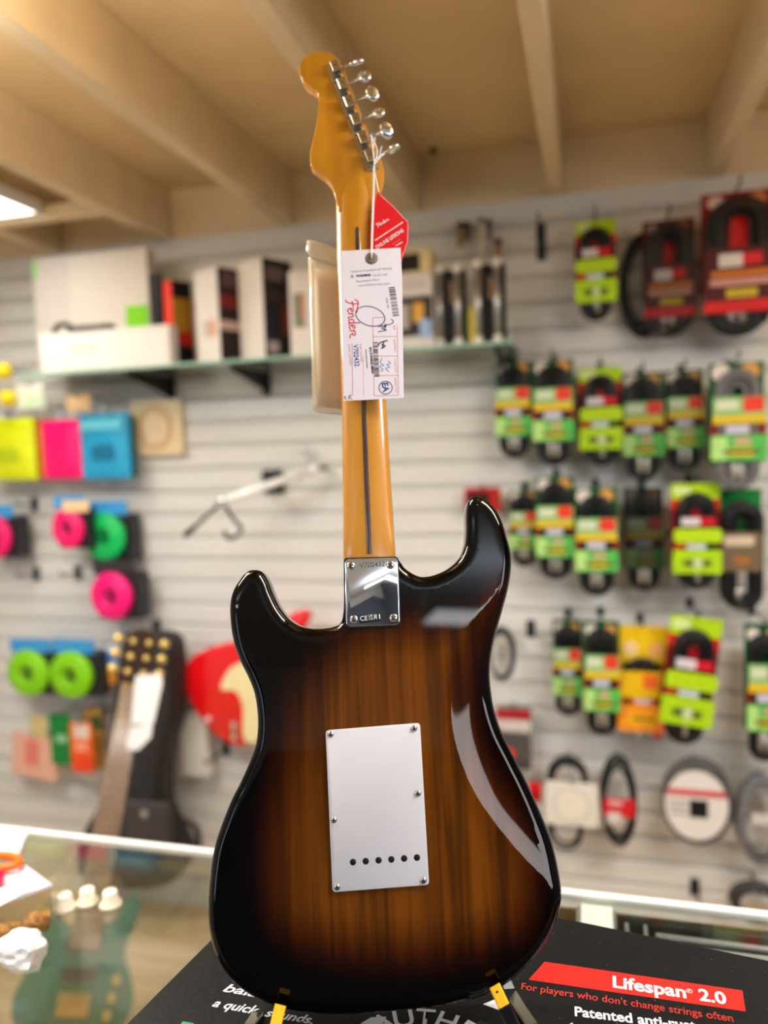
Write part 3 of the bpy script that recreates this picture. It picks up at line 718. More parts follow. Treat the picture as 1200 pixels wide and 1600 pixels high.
tt(b, 'Reproductive Harm', 556.6, 441.6, 36, 3.4, 2.4); tt(b, '\u2013 www.P65Warnings.ca.gov', 556.4, 448.4, 54, 3.2, 2.0)
tri = [tmx(550.2, 432) @ Vector((x * PXM, y * PXM, 0)) for x, y in ((-2.6, -2), (2.6, -2), (0, 2.6))]
for i in range(3):
    a, c = tri[i], tri[(i + 1) % 3]; stroke(b, ((a.x, a.z), (c.x, c.z)), 0.7 * PXM, Matrix.Translation((0, -0.00046, 0)) @ M_XZ)
stroke(b, ((0, -0.9 * PXM), (0, 1.2 * PXM)), 0.7 * PXM, tmx(550.2, 432))
random.seed(11)
def barcode(mb, p0, p1, wpx, n):
    A, B = tq(*p0), tq(*p1); d = (B - A); L = d.length; d.normalize(); q = Vector((-d.y, d.x)) * wpx * PXM; s = 0.0
    while s < L:
        t = random.choice((0.5, 0.9, 1.4, 1.9)) * PXM * n
        P = [A + d * s, A + d * min(s + t, L), A + d * min(s + t, L) + q, A + d * s + q]
        mb.bm.faces.new([mb.bm.verts.new((p.x, -0.00045, p.y)) for p in P]); s += t + random.choice((0.5, 0.8, 1.3)) * PXM * n
b.build('warning_text', M_ink, hang); b = MB()
barcode(b, (607.2, 449.5), (614, 495.8), 10, 1.0); tt(b, '00061783', 602.6, 466, 17, 3.0, -84)
b.build('barcode', M_ink, hang); b = MB()
barcode(b, (582.6, 535), (585.2, 590), 7.5, 1.0); tt(b, '0177002-803', 577.0, 543, 43, 3.2, -87, 0.3)
b.build('barcode', M_ink, hang); b = MB(); stroke(b, ((0, 0), (31 * PXM, 0)), 1.2 * PXM, tmx(571.5, 546, -88)); b.build('fine_print', M_ink, hang)
b = MB()
def seg(mb, p0, p1, wpx=0.8):
    A, B = tq(*p0), tq(*p1); stroke(mb, (tuple(A), tuple(B)), wpx * PXM, Matrix.Translation((0, -0.00043, 0)) @ M_XZ)
seg(b, (582.4, 496.8), (601, 496)); seg(b, (620.6, 508), (622.6, 618)); seg(b, (582.4, 497), (584.6, 618.5)); seg(b, (582.8, 526.3), (620.8, 525.8)); seg(b, (590, 556.7), (621.4, 556.3)); seg(b, (592, 587.3), (622, 586.8)); seg(b, (584.6, 618.6), (622.6, 618))
seg(b, (550.2, 537), (551, 618)); seg(b, (567.6, 556), (568.2, 618), 0.5)
for s, x, y, wp in (('SIP', 614, 508, 8), ('ASSEMBLY', 614.6, 530, 22), ('TUNE/TEST', 615.2, 560, 24), ('INSPECTOR', 615.8, 590.5, 24), ('PART NUMBER', 561.4, 538, 30), ('SERIAL NUMBER', 543.8, 538, 35)): tt(b, s, x, y, wp, 3.0, -87.5)
b.build('red_form_lines', M_pinkline, hang)
# maker's script, reading downwards
b = MB(); SX = 66 * PXM / 100.0
def script(mb, mx, k, wd):
    S = [[(2, 20), (8, 27), (16, 27), (26, 24), (36, 22)], [(14, 26), (13, 16), (10, 6), (6, 0), (1, -2)], [(6, 13), (13, 14.5), (22, 15)],
         [(24, 7), (30, 10), (32, 13), (28, 15), (24, 11), (24, 5), (29, 1), (35, 4)], [(36, 13), (37, 7), (38, 1)], [(37, 8), (41, 13), (45, 13), (45, 7), (46, 1), (50, 2)],
         [(60, 12), (55, 13), (51, 8), (53, 2), (58, 2), (61, 8)], [(62, 28), (61, 16), (61, 2), (65, 1)], [(66, 7), (72, 10), (74, 13), (70, 15), (66, 11), (66, 5), (71, 1), (77, 4)],
         [(79, 14), (80, 7), (80, 1)], [(80, 9), (85, 14), (92, 12), (90, 8), (86, 8), (92, 1), (98, 1)]]
    for s_ in S: stroke(mb, [(x * k, y * k) for x, y in s_], wd, mx, n=24)
script(b, tmx(541, 468, -87), SX, 1.9 * PXM); b.build('red_script_logo', M_script, hang)
b = MB(); el = [(23.5 * math.cos(t * PI / 15), 15.5 * math.sin(t * PI / 15)) for t in range(31)]
stroke(b, [(x * PXM, y * PXM) for x, y in el], 1.5 * PXM, tmx(578.5, 494.4, -22), n=60)
def pen(mb, px, wpx=1.4, n=24):
    o = tq(*px[0]); stroke(mb, [tuple(tq(*p)) for p in px], wpx * PXM, Matrix.Translation((0, -0.00047, 0)) @ M_XZ, n=n)
pen(b, [(591, 511), (600, 509), (612, 506), (614.5, 502), (611, 499)]); pen(b, [(590.5, 519), (597, 517.5), (604, 516), (596, 513), (604, 510), (595, 509)], 1.5); pen(b, [(602, 506), (601.5, 515)], 1.5)
b.build('navy_signature', M_navy, hang)
b = MB(); pen(b, [(606, 532), (599, 534), (592, 537), (591, 541)], 2.0); pen(b, [(600, 534), (598, 540), (600, 543)], 1.8); pen(b, [(595, 545), (602, 541), (596, 538.5)], 1.6); pen(b, [(598, 540), (598, 545)], 1.5)
b.build('black_initials', M_ink, hang); b = MB()
pen(b, [(540, 618.5), (538.5, 620), (538.5, 623), (541.5, 624.5)], 0.9); pen(b, [(538.6, 621.5), (541.5, 621)], 0.9); pen(b, [(545, 624.5), (545.6, 618), (549, 618.5), (546, 621), (550.5, 624)], 0.9); b.build('black_initials', M_ink, hang)
b = MB(); pen(b, [(606, 564), (610, 568), (604, 570), (609, 574), (602, 576), (608, 581)], 1.0); pen(b, [(597, 560), (594, 567), (600, 571), (593, 573), (599, 578), (594, 580)], 1.0)
b.build('blue_initials', M_blue, hang); b = MB()
tt(b, 'V702432', 551.8, 539, 36, 7.4, -88, 0.25); b.build('serial_handwriting', M_blue, hang)
b = MB(); ci = [(10.2 * PXM * math.cos(t * PI / 12), 10.2 * PXM * math.sin(t * PI / 12)) for t in range(25)]; stroke(b, ci, 1.5 * PXM, tmx(602.5, 606), n=40)
tt(b, 'EA', 596.5, 598.5, 15, 9.5, -84, 0.5); b.build('inspector_stamp', mat('stamp_blue_ink', (28, 60, 120), 0.5), hang)
# white cord tying the tag to the tuners
M_cord = mat('white_cord', (232, 230, 226), 0.7)
b = MB()
def cpx(L): return [L3(G2(x, y, n), n) for x, y, n in L]
def cord(L, r=0.0006, n=30): b.tube(spline(cpx(L), n, False), r, 6)
cord([(580.5, 404, -0.0205), (581.5, 385, -0.020), (583, 340, -0.021), (584.5, 300, -0.022), (585, 260, -0.024), (583, 235, -0.025), (580, 212, -0.026)])
cord([(580.5, 404, -0.0212), (580.5, 380, -0.0205), (582, 330, -0.022), (583.5, 290, -0.023), (584, 262, -0.024), (590, 238, -0.026), (586, 225, -0.027), (580, 211, -0.027)])
cord([(585, 265, -0.023), (588, 282, -0.024), (592, 300, -0.027)]); cord([(585, 252, -0.024), (593, 244, -0.026), (601, 240, -0.029), (594, 246, -0.027), (586, 256, -0.024)]); cord([(594, 243, -0.026), (595, 233, -0.027), (597, 229, -0.028)]); cord([(580, 211, -0.027), (577, 214, -0.034), (582, 207, -0.040), (586, 216, -0.034), (583, 230, -0.026)])
co = b.build('tag_cord', M_cord, guitar); co.parent = None; co.matrix_world = GM; tag(co, 'knotted white cord looped from the tuners down to the tags', 'string')
# red octagonal card
RN = -0.031; ro_ = G2(591, 301, RN); RM = GM @ Matrix.Translation(L3(ro_, RN))
redt = thing('lesson_card', 'glossy red promotional card with white lettering behind the white tag', 'tag', mx=RM)
def rq(px, py): return G2(px, py, RN) - ro_
red_px = [(590.5, 299.5), (616, 323), (639.4, 347.5), (638.5, 379), (630, 402), (620, 432), (606, 452), (580, 440), (578, 395), (580, 345), (585, 318)]
b = MB(); b.prism([tuple(rq(*p)) for p in red_px], M_XZ, 0, 0.0004); b.build('card', mat('glossy_red_card', (214, 22, 34), 0.3, coat=0.3, vary=0.02), redt)
b = MB()
def rmx(px, py, deg, d=0.0006): p = rq(px, py); return Matrix.Translation((p.x, -d, p.y)) @ M_XZ @ Matrix.Rotation(math.radians(deg), 4, 'Z')
def rseg(p0, p1, wpx): A, B = rq(*p0), rq(*p1); stroke(b, (tuple(A), tuple(B)), wpx * PXM, Matrix.Translation((0, -0.0006, 0)) @ M_XZ)
for p0, p1 in (((592, 303), (616, 325)), ((616, 325), (637.6, 348.5)), ((637.6, 348.5), (636.8, 378.5)), ((636.8, 378.5), (628.5, 401))): rseg(p0, p1, 0.6)
rseg((586, 376), (629.5, 347.5), 1.5); rseg((618, 385), (628.5, 378.5), 1.2)
script(b, rmx(590, 356, 32), 24 * PXM / 100, 0.7 * PXM)
put_text(b, 'ONLINE LESSONS', 6.0 * PXM / 0.7, rmx(589, 389.5, 32.5), 0.12 * PXM, width=53 * PXM); b.build('white_print', M_white, redt)
b = MB(); put_text(b, 'fender.com/play', 2.2 * PXM / 0.7, rmx(612, 384, 32.5), 0, width=18 * PXM) if False else stroke(b, ((0, 0), (18 * PXM, 0)), 1.0 * PXM, rmx(612, 383, 32.5)); b.build('fine_print', mat('pale_red_ink', (226, 110, 104), 0.6), redt)
# plastic sleeve with papers behind the neck
SN = -0.062; so_ = G2(505, 400, SN); SM = GM @ Matrix.Translation(L3(so_, SN))
slv = thing('document_sleeve', 'clear plastic sleeve of papers hanging behind the guitar neck', 'sleeve', mx=SM)
def sq(px, py): return G2(px, py, SN) - so_
def sheet(name, px, d0, d1, material, bulge=0.0, lab=None):
    b = MB(); P = [sq(*p) for p in px]; c = sum(P, Vector((0, 0))) / len(P)
    NK = 5; rows = []
    for s_, d in ((1, d0), (-1, d1)):
        prev = None; ctr = b.bm.verts.new((c.x, -(d + s_ * bulge), c.y))
        for k in range(1, NK + 1):
            t = k / NK; cur = [b.bm.verts.new(((c + (p - c) * t).x, -(d + s_ * bulge * (1 - t ** 3)), (c + (p - c) * t).y)) for p in P]
            n = len(P)
            for i in range(n):
                j = (i + 1) % n
                if prev: b.bm.faces.new((prev[i], prev[j], cur[j], cur[i])).smooth = True
                else: b.bm.faces.new((ctr, cur[j], cur[i])).smooth = True
            prev = cur
        rows.append(prev)
    n = len(P)
    for i in range(n): b.bm.faces.new((rows[0][i], rows[0][(i + 1) % n], rows[1][(i + 1) % n], rows[1][i]))
    o = b.build(name, material, slv)
    if lab: o['label'] = lab
M_plas = glass_mat('frosted_sleeve_plastic', (0.97, 0.95, 0.92, 1), 1.2, 0.12, film=0.42, filmcol=lin((240, 225, 200)))
sheet('pouch', [(482, 404), (500, 409), (524, 416), (538, 421), (600, 432), (596, 655), (534, 648.5), (494, 645), (489, 640), (487, 560), (484, 470)], 0.004, 0.0, M_plas, 0.003)
sheet('flap', [(480, 379), (487, 378), (512, 385), (530, 395), (595, 405), (600, 432), (538, 421), (521, 414), (500, 409), (486, 405), (479, 397)], 0.0045, 0.0035, M_plas, 0.0008, 'folded back plastic flap')
sheet('papers', [(491, 420), (532, 428), (592, 440), (590, 646), (535, 640), (496, 636)], 0.0030, 0.0012, mat('cream_papers', (226, 204, 170), 0.7, vary=0.1, scale=14), 0.0)
# ------------------------------------------------------------------ glass display counter
Xc0, Xc1, Yb, Yf = -1.55, 0.78, 1.075, 0.16
M_glass = glass_mat('counter_glass', (0.95, 0.975, 0.965, 1), 1.0, 0.015)
M_glassedge = mat('green_glass_edge', (150, 190, 170), 0.1, vary=0.05)
M_lam = mat('white_laminate', (232, 230, 224), 0.35, vary=0.01)
M_deck = wood_mat('pale_wood_deck', (196, 164, 118), (222, 192, 148), (4, 40, 4), 0.45)
M_caseback = mat('grey_case_lining', (186, 182, 166), 0.6, vary=0.03)
M_dark = mat('dark_recess', (52, 50, 42), 0.5, vary=0.1)
counter = thing('display_counter', 'glass topped display counter with white back ledge in front of the slatwall', 'counter', ((Xc0 + Xc1) / 2, (Yb + Yf) / 2, 0))
CX, CY = (Xc0 + Xc1) / 2, (Yb + Yf) / 2; CW, CD = Xc1 - Xc0, Yb - Yf
def cpart(name, c, size, m, bevel=0.0, lab=None):
    b = MB(); b.box((c[0] - CX, c[1] - CY, c[2]), size, bevel=bevel); o = b.build(name, m, counter)
    if lab: o['label'] = lab
    return o
DECK = ZC - 0.36
cpart('glass_top', (CX, CY, ZC - 0.004), (CW, CD - 0.03, 0.008), M_glass, 0.001)
cpart('edge_trim', (CX, Yb - 0.007, ZC - 0.005), (CW, 0.013, 0.012), M_lam, 0.003)
cpart('edge_trim', (CX, Yf + 0.008, ZC - 0.008), (CW, 0.016, 0.020), M_lam, 0.003)
cpart('deck', (CX, CY, DECK - 0.01), (CW - 0.04, CD - 0.04, 0.02), M_deck, 0, 'pale wooden deck inside the counter')
cpart('back_glass', (CX, Yb - 0.02, (ZC + DECK) / 2 - 0.01), (CW, 0.006, ZC - DECK - 0.02), M_glass)
cpart('front_glass', (CX, Yf + 0.02, (ZC + DECK) / 2 - 0.01), (CW, 0.006, ZC - DECK - 0.02), M_glass)
for x in (Xc0 + 0.01, Xc1 - 0.01): cpart('side_panel', (x, CY, (ZC + DECK) / 2 - 0.01), (0.018, CD - 0.03, ZC - DECK - 0.02), M_lam)
cpart('cabinet_base', (CX, CY, (DECK - 0.02) / 2), (CW, CD - 0.02, DECK - 0.02), M_lam, 0.004)
# white ledge under the glass at the back right, with dark channels that hold sliding rails
hy1 = Yb - 0.018; yl = hy1 - 0.14; wx0, wx1, hx0, hx1 = -0.10, -0.018, 0.024, Xc1 - 0.05
def ledge(x0, x1, y0, y1): cpart('back_ledge', ((x0 + x1) / 2, (y0 + y1) / 2, ZC - 0.016), (x1 - x0, y1 - y0, 0.012), M_lam)
ledge(wx1, hx0, yl, hy1); ledge(wx0 - 0.16, wx0, yl, hy1)
for x0, x1 in ((wx0 + 0.001, wx1 - 0.001), (hx0 + 0.001, hx1)):
    cpart('rail_channel', ((x0 + x1) / 2, (yl + hy1) / 2, ZC - 0.072), (x1 - x0, hy1 - yl, 0.006), M_dark)
    cpart('channel_back', ((x0 + x1) / 2, hy1 + 0.001, ZC - 0.045), (x1 - x0, 0.004, 0.05), M_dark)
for x in (wx1 - 0.004, hx0 + 0.003): cpart('channel_post', (x, (yl + hy1) / 2, ZC - 0.04), (0.004, hy1 - yl, 0.05), M_alu)
for dy, zz in ((0.016, 0.034), (0.028, 0.040), (0.040, 0.032), (0.054, 0.042)):
    cpart('slide_rail', ((hx0 + hx1) / 2 + 0.022, hy1 - dy, ZC - zz), (hx1 - hx0 - 0.065, 0.006, 0.008), M_alu, 0.002)
for x in (hx0 + 0.018, hx0 + 0.042): cpart('rail_bracket', (x, hy1 - 0.03, ZC - 0.035), (0.005, 0.03, 0.030), M_alu, 0.001)
cpart('rail_bracket', (hx0 + 0.030, hy1 - 0.03, ZC - 0.036), (0.018, 0.012, 0.012), M_lam, 0.002)
cpart('rail_bracket', (wx1 - 0.030, hy1 - 0.035, ZC - 0.04), (0.02, 0.012, 0.026), M_alu, 0.001)

# ------------------------------------------------------------------ clutter on the counter, left
def ct(px, py): return at_z(px, py, ZC)
M_cream = mat('cream_plastic', (238, 230, 208), 0.4, vary=0.02)
for k, (px, py, lb) in enumerate(((102, 1423, 'cream plastic guitar knob, leftmost of the three on the glass'), (137.5, 1414, 'cream plastic guitar knob, middle of the three on the glass'), (173, 1418, 'cream plastic guitar knob, rightmost of the three on the glass'))):
    p = ct(px, py - 3); t = thing('control_knob', lb, 'knob', (p.x, p.y, ZC + 0.0003), 0.4 * k, 'cream knobs on the counter')
    b = MB(); b.lathe([(0.0155, 0), (0.0158, 0.003), (0.0140, 0.0055), (0.0108, 0.008), (0.0102, 0.020), (0.0092, 0.0215), (0, 0.0218)], 28); b.build('cap', M_cream, t)
    b = MB()
    for j in range(10):
        a = 2 * PI * j / 10; b.box((0.0128 * math.cos(a), 0.0128 * math.sin(a), 0.0070), (0.0012, 0.0032, 0.0006), a)
    b.build('numeral_marks', mat('gold_print', (190, 160, 90), 0.5), t)
# clear acrylic box under a pad of white sheets
a0 = ct(82, 1438); t = thing('acrylic_box', 'clear acrylic box under the white papers at the left edge', 'box', (a0.x, a0.y, ZC + 0.0004), math.radians(20))
ah = 0.045; aw, ad = 0.20, 0.12
M_acr = glass_mat('clear_acrylic', (0.95, 0.93, 0.88, 1), 1.0, 0.03, film=0.10, filmcol=lin((240, 226, 200)))
for nm, c, sz in (('front_wall', (-aw / 2, 0.0015, ah / 2), (aw, 0.003, ah)), ('back_wall', (-aw / 2, ad, ah / 2), (aw, 0.003, ah)), ('side_wall', (0, ad / 2, ah / 2), (0.003, ad, ah)), ('side_wall', (-aw, ad / 2, ah / 2), (0.003, ad, ah)), ('bottom', (-aw / 2, ad / 2, 0.0016), (aw - 0.004, ad - 0.004, 0.003))):
    b = MB(); b.box(c, sz, bevel=0.0006); b.build(nm, M_acr, t)
def curled_sheet(name, label, cat, quad, z, m, sag=0.0, th=0.0012, lift=0.0):
    P = [at_z(x, y, z) for x, y in quad]; o = P[0].copy(); o.z = z; NX = 10
    b = MB(); T = []; Bt = []
    for i in range(NX + 1):
        r1, r2 = [], []
        for j in range(NX + 1):
            u_, v_ = i / NX, j / NX; p = (P[0] * (1 - u_) + P[1] * u_) * (1 - v_) + (P[3] * (1 - u_) + P[2] * u_) * v_ - o
            h = sag * math.sin(PI * u_) + lift * u_ ** 3
            r1.append(b.bm.verts.new((p.x, p.y, h + th))); r2.append(b.bm.verts.new((p.x, p.y, h)))
        T.append(r1); Bt.append(r2)
    for i in range(NX):
        for j in range(NX):
            b.bm.faces.new((T[i][j], T[i + 1][j], T[i + 1][j + 1], T[i][j + 1])).smooth = True; b.bm.faces.new((Bt[i][j], Bt[i][j + 1], Bt[i + 1][j + 1], Bt[i + 1][j])).smooth = True
    for i in range(NX):
        for A in ((T[i][0], Bt[i][0], Bt[i + 1][0], T[i + 1][0]), (T[i][NX], T[i + 1][NX], Bt[i + 1][NX], Bt[i][NX]), (T[0][i], T[0][i + 1], Bt[0][i + 1], Bt[0][i]), (T[NX][i], Bt[NX][i], Bt[NX][i + 1], T[NX][i + 1])): b.bm.faces.new(A)
    return tag(b.build(name, m, None, loc=o), label, cat)
M_sheet = mat('white_paper', (236, 232, 240), 0.6, vary=0.01); M_sheet2 = mat('bright_paper', (248, 246, 246), 0.6, vary=0.01)
curled_sheet('paper_pad', 'pad of pale lilac white paper on the acrylic box', 'paper', [(-70, 1392), (40, 1355), (82, 1386), (-30, 1425)], ZC + ah + 0.002, M_sheet, th=0.004)
curled_sheet('business_card', 'bright white card lying on the pad of paper', 'card', [(-40, 1405), (24, 1376), (56, 1386), (-4, 1418)], ZC + ah + 0.0066, M_sheet2, th=0.0008)
curled_sheet('paper_sheet', 'white sheet of paper at the back left corner of the counter', 'paper', [(-120, 1320), (-60, 1286), (44, 1302), (28, 1342)], ZC + 0.0006, M_sheet2, sag=0.004)
# orange ring handle, dark marker, yellow pencil
p = at_z(-8, 1346, ZC + ah + 0.012); t = thing('scissors', 'orange handled scissors lying at the left edge of the counter', 'scissors', (p.x, p.y, ZC + ah + 0.012), math.radians(-8))
M_or = mat('orange_plastic', (250, 104, 14), 0.4, vary=0.02)
lp = [Vector((0.045 * math.cos(q * PI / 16), 0.017 * math.sin(q * PI / 16), 0.004 * math.cos(q * PI / 16))) for q in range(32)]
b = MB(); b.tube(lp, 0.0055, 10, closed=True); b.build('handle', M_or, t)
b = MB(); b.tube([v + Vector((-0.006, -0.030, 0.0)) for v in lp], 0.0055, 10, closed=True); b.build('handle', M_or, t)
b = MB(); b.box((-0.095, -0.018, -0.001), (0.10, 0.010, 0.002), 0.08); b.build('blade', M_alu, t)
b = MB(); b.box((-0.095, -0.012, 0.0018), (0.10, 0.010, 0.002), -0.08); b.build('blade', M_alu, t)
p = at_z(-10, 1372, ZC + ah + 0.018); t = thing('marker_pen', 'dark marker with pink end ring at the far left of the counter', 'pen', (p.x, p.y, ZC + ah + 0.018), math.radians(24))
RY = Matrix.Rotation(PI / 2, 4, 'Y')
b = MB(); b.lathe([(0, -0.09), (0.009, -0.09), (0.0100, -0.088), (0.0100, 0.008), (0.008, 0.012), (0, 0.012)], 20, RY); b.build('barrel', mat('black_marker', (30, 22, 24), 0.4), t)
b = MB(); b.lathe([(0.0101, 0.002), (0.0106, 0.002), (0.0106, 0.009), (0.0085, 0.0122), (0, 0.0122)], 20, RY); b.build('end_ring', mat('pink_ring', (220, 24, 80), 0.4), t)
p = ct(10, 1462); t = thing('yellow_highlighter', 'yellow pen lying beside the cork bark on the counter', 'pen', (p.x, p.y, ZC + 0.0075), math.radians(14))
M_yel = mat('yellow_plastic', (244, 196, 20), 0.35)
b = MB(); b.lathe([(0, -0.10), (0.0070, -0.10), (0.0070, 0.006), (0.0062, 0.010), (0, 0.0105)], 8, RY); b.build('barrel', M_yel, t)
b = MB(); b.lathe([(0.0071, -0.05), (0.0074, -0.05), (0.0074, -0.048), (0.0071, -0.048)], 16, RY); b.build('cap_seam', mat('amber_plastic', (206, 150, 14), 0.4), t)
# piece of cork bark: gnarled tube
p0, p1 = ct(-15, 1490), ct(76, 1455); random.seed(4)
b = MB(); n = 22
pts_ = []; rr = []
for i in range(n):
    t_ = i / (n - 1); q = p0.lerp(p1, t_); pts_.append(Vector((q.x, q.y, ZC + 0.016 + 0.002 * math.sin(9 * t_)))); rr.append(0.0135 + random.uniform(-0.0025, 0.0025))
o = pts_[n // 2].copy(); o.z = ZC
b.tube([q - o for q in pts_], rr, 14)
for v in b.bm.verts: v.co += Vector((random.uniform(-1, 1), random.uniform(-1, 1), random.uniform(-1, 1))) * 0.0012
tag(b.build('cork_bark', mat('cork', (140, 100, 48), 0.85, vary=0.7, scale=190, bump=0.8), None, loc=o), 'rough brown piece of cork bark behind the crumpled paper', 'cork')
# crumpled paper
p = ct(36, 1514); random.seed(9)
bm = bmesh.new(); bmesh.ops.create_icosphere(bm, subdivisions=3, radius=1.0)
dirs = [Vector((random.gauss(0, 1), random.gauss(0, 1), random.gauss(0, 1))).normalized() for _ in range(34)]; offs = [random.uniform(0.62, 1.0) for _ in dirs]
for v in bm.verts:
    q = v.co.normalized(); r = 1.25
    for d, o_ in zip(dirs, offs):
        c_ = q.dot(d)
        if c_ > 0.25: r = min(r, o_ / c_)
    r *= 1 + random.uniform(-0.05, 0.05)
    q = q * r; v.co = Vector((q.x * 0.044, q.y * 0.036, q.z * 0.027 + 0.0245))
    v.co.z = max(v.co.z, 0.0004)
b = MB(); b.bm.free(); b.bm = bm
tag(b.build('crumpled_paper', mat('tissue_white', (240, 238, 238), 0.6, vary=0.02), None, loc=(p.x, p.y, ZC)), 'crumpled ball of white paper on the counter beside the cork bark', 'paper')
# ------------------------------------------------------------------ glass shelf with boxes on the slatwall
SHF = DW - 0.30                                                   # front edge of the shelf
zsh = at_y(450, 556, SHF).z; sx0, sx1 = at_y(28, 575, SHF).x, at_y(800, 532, SHF).x
shelf = thing('glass_shelf', 'long glass shelf of boxes along the top of the slatwall', 'shelf', ((sx0 + sx1) / 2, DW, zsh))
M_shelfglass = glass_mat('shelf_glass', (0.88, 0.95, 0.91, 1), 1.0, 0.02)
b = MB(); b.box((0, -0.155, -0.004), (sx1 - sx0, 0.290, 0.008), bevel=0.001); b.build('pane', M_shelfglass, shelf)
b = MB(); b.box((0, -0.3015, -0.004), (sx1 - sx0, 0.002, 0.008)); b.build('front_edge', M_glassedge, shelf)
M_blackmetal = mat('black_bracket', (22, 22, 22), 0.45)
for px in (262, 412, 790):
    xx = at_y(px, 580, DW - 0.02).x - (sx0 + sx1) / 2; br_ = MB()
    br_.prism([(0, 0), (-0.26, 0), (-0.26, -0.012), (-0.05, -0.055), (0, -0.065)], Matrix.Translation((xx - 0.004, -0.001, -0.0085)) @ Matrix(((0, 0, 1, 0), (1, 0, 0, 0), (0, 1, 0, 0), (0, 0, 0, 1))), 0, 0.008)
    br_.box((xx, -0.004, -0.045), (0.03, 0.006, 0.075), bevel=0.001); br_.build('bracket', M_blackmetal, shelf)
def shelf_box(name, label, px_edge, py_top, w1, w2, rz, mats, Y, prints=(), cat='box', z0=0.0, h=None, group='boxes on the glass shelf'):
    """carton whose nearest vertical edge stands at pixel column px_edge; w1 = side seen to the left, w2 = side seen to the right"""
    base = at_y(px_edge, 550, Y); base.z = zsh + 0.0003 + z0
    hh = h or at_y(px_edge, py_top, Y).z - base.z
    t = thing(name, label, cat, tuple(base), math.radians(rz), group)
    b = MB(); b.box((w2 / 2, w1 / 2, hh / 2), (w2, w1, hh), bevel=0.0015)
    for f in b.bm.faces:
        n = f.normal; c = f.calc_center_median(); f.material_index = 1 if c.x < 0.0012 and abs(n.x) > 0.9 else 0
    o = b.build('carton', [mats[0], mats[1]], t)
    for ip, (nm, face, u0, u1, v0, v1, m) in enumerate(prints):    # printed panels: 'R' on the right-hand face, 'L' on the left-hand one
        b = MB(); u, v = (u0 + u1) / 2, (v0 + v1) / 2
        if face == 'R': b.box((u * w2, -0.0006 - 0.0003 * ip, v * hh), ((u1 - u0) * w2, 0.001, (v1 - v0) * hh))
        else: b.box((-0.0006 - 0.0003 * ip, (1 - u) * w1, v * hh), (0.001, (u1 - u0) * w1, (v1 - v0) * hh))
        b.build(nm, m, t)
    return t
def pm(r, g, b_, rough=0.5): return mat('print_%d_%d_%d' % (r, g, b_), (r, g, b_), rough, vary=0.03, spec=0.2)
W_, WG = pm(222, 216, 211), pm(206, 198, 188)
K_, DG = pm(22, 20, 20), pm(58, 50, 48)
def wpx(a, c, Y): return at_y(c, 520, Y).x - at_y(a, 520, Y).x
shelf_box('product_carton', 'large white carton with lime green square, leftmost on the shelf', 60, 404, 0.05, wpx(60, 238, DW - 0.15), 0, (WG, W_), DW - 0.15, (('grey_panel', 'R', 0.02, 0.32, 0.42, 0.98, pm(196, 188, 182)), ('lime_square', 'R', 0.80, 0.99, 0.27, 0.54, pm(120, 200, 10)), ('green_print', 'R', 0.0, 0.04, 0.84, 0.98, pm(150, 210, 120))))
shelf_box('product_carton', 'low white carton with a black cable on top, in front of the large white one', 63, 502, 0.05, wpx(63, 266, SHF + 0.02), 0, (W_, W_), SHF + 0.02, (('grey_print', 'R', 0.22, 0.46, 0.5, 0.66, pm(206, 198, 188)),), h=0.118)
p = at_y(132, 512, SHF + 0.045); b = MB()
b.tube(spline([(-0.11, 0, 0.004), (-0.09, -0.006, 0.020), (-0.068, 0, 0.026), (-0.05, 0.004, 0.016), (-0.02, -0.006, 0.006), (0.03, 0.0, 0.008), (0.08, 0.004, 0.010), (0.10, 0.006, 0.006), (0.05, 0.012, 0.010), (-0.03, 0.012, 0.012), (-0.07, 0.012, 0.005)], 60, False), 0.0085, 8)
tag(b.build('coiled_cable', M_black, None, loc=(p.x, SHF + 0.045, zsh + 0.123)), 'black cable lying on the low white carton', 'cable')
shelf_box('product_carton', 'thin black carton standing between the white and the red one', 241, 428, 0.02, 0.032, 0, (K_, DG), DW - 0.15)
shelf_box('product_carton', 'red and gold carton with black ends on the shelf', 273, 436, 0.045, 0.070, 62, (K_, pm(226, 66, 50)), DW - 0.215, (('gold_panel', 'R', 0.0, 1.0, 0.42, 0.80, pm(170, 122, 40)), ('red_band', 'R', 0.0, 1.0, 0.26, 0.42, pm(190, 40, 24)), ('white_base', 'L', 0.0, 1.0, 0.0, 0.2, pm(200, 196, 188))))
shelf_box('product_carton', 'white carton with orange picture and dark side, right of the red one', 345, 415, 0.112, 0.08, 64, (pm(40, 26, 26), W_), DW - 0.275, (('picture', 'L', 0.45, 0.85, 0.28, 0.45, pm(214, 160, 130)), ('grey_picture', 'L', 0.35, 0.58, 0.28, 0.45, pm(190, 182, 178)), ('red_print', 'R', 0.0, 0.9, 0.58, 0.72, pm(116, 36, 34)), ('pale_band', 'R', 0.0, 1.0, 0.34, 0.44, pm(196, 168, 160)), ('rosy_print', 'R', 0.2, 0.9, 0.80, 0.95, pm(96, 70, 72))))
shelf_box('product_carton', 'tallest white carton with black side, near the guitar neck', 415, 400, 0.115, 0.11, 62, (pm(36, 36, 40), W_), DW - 0.275, (('grey_print', 'R', 0.1, 0.7, 0.78, 0.92, pm(104, 86, 88)), ('orange_print', 'R', 0.6, 1.0, 0.25, 0.55, pm(118, 52, 36)), ('pale_seal', 'R', 0.1, 0.45, 0.06, 0.18, pm(176, 160, 166)), ('red_print', 'R', 0.1, 0.8, 0.58, 0.68, pm(66, 44, 42))))
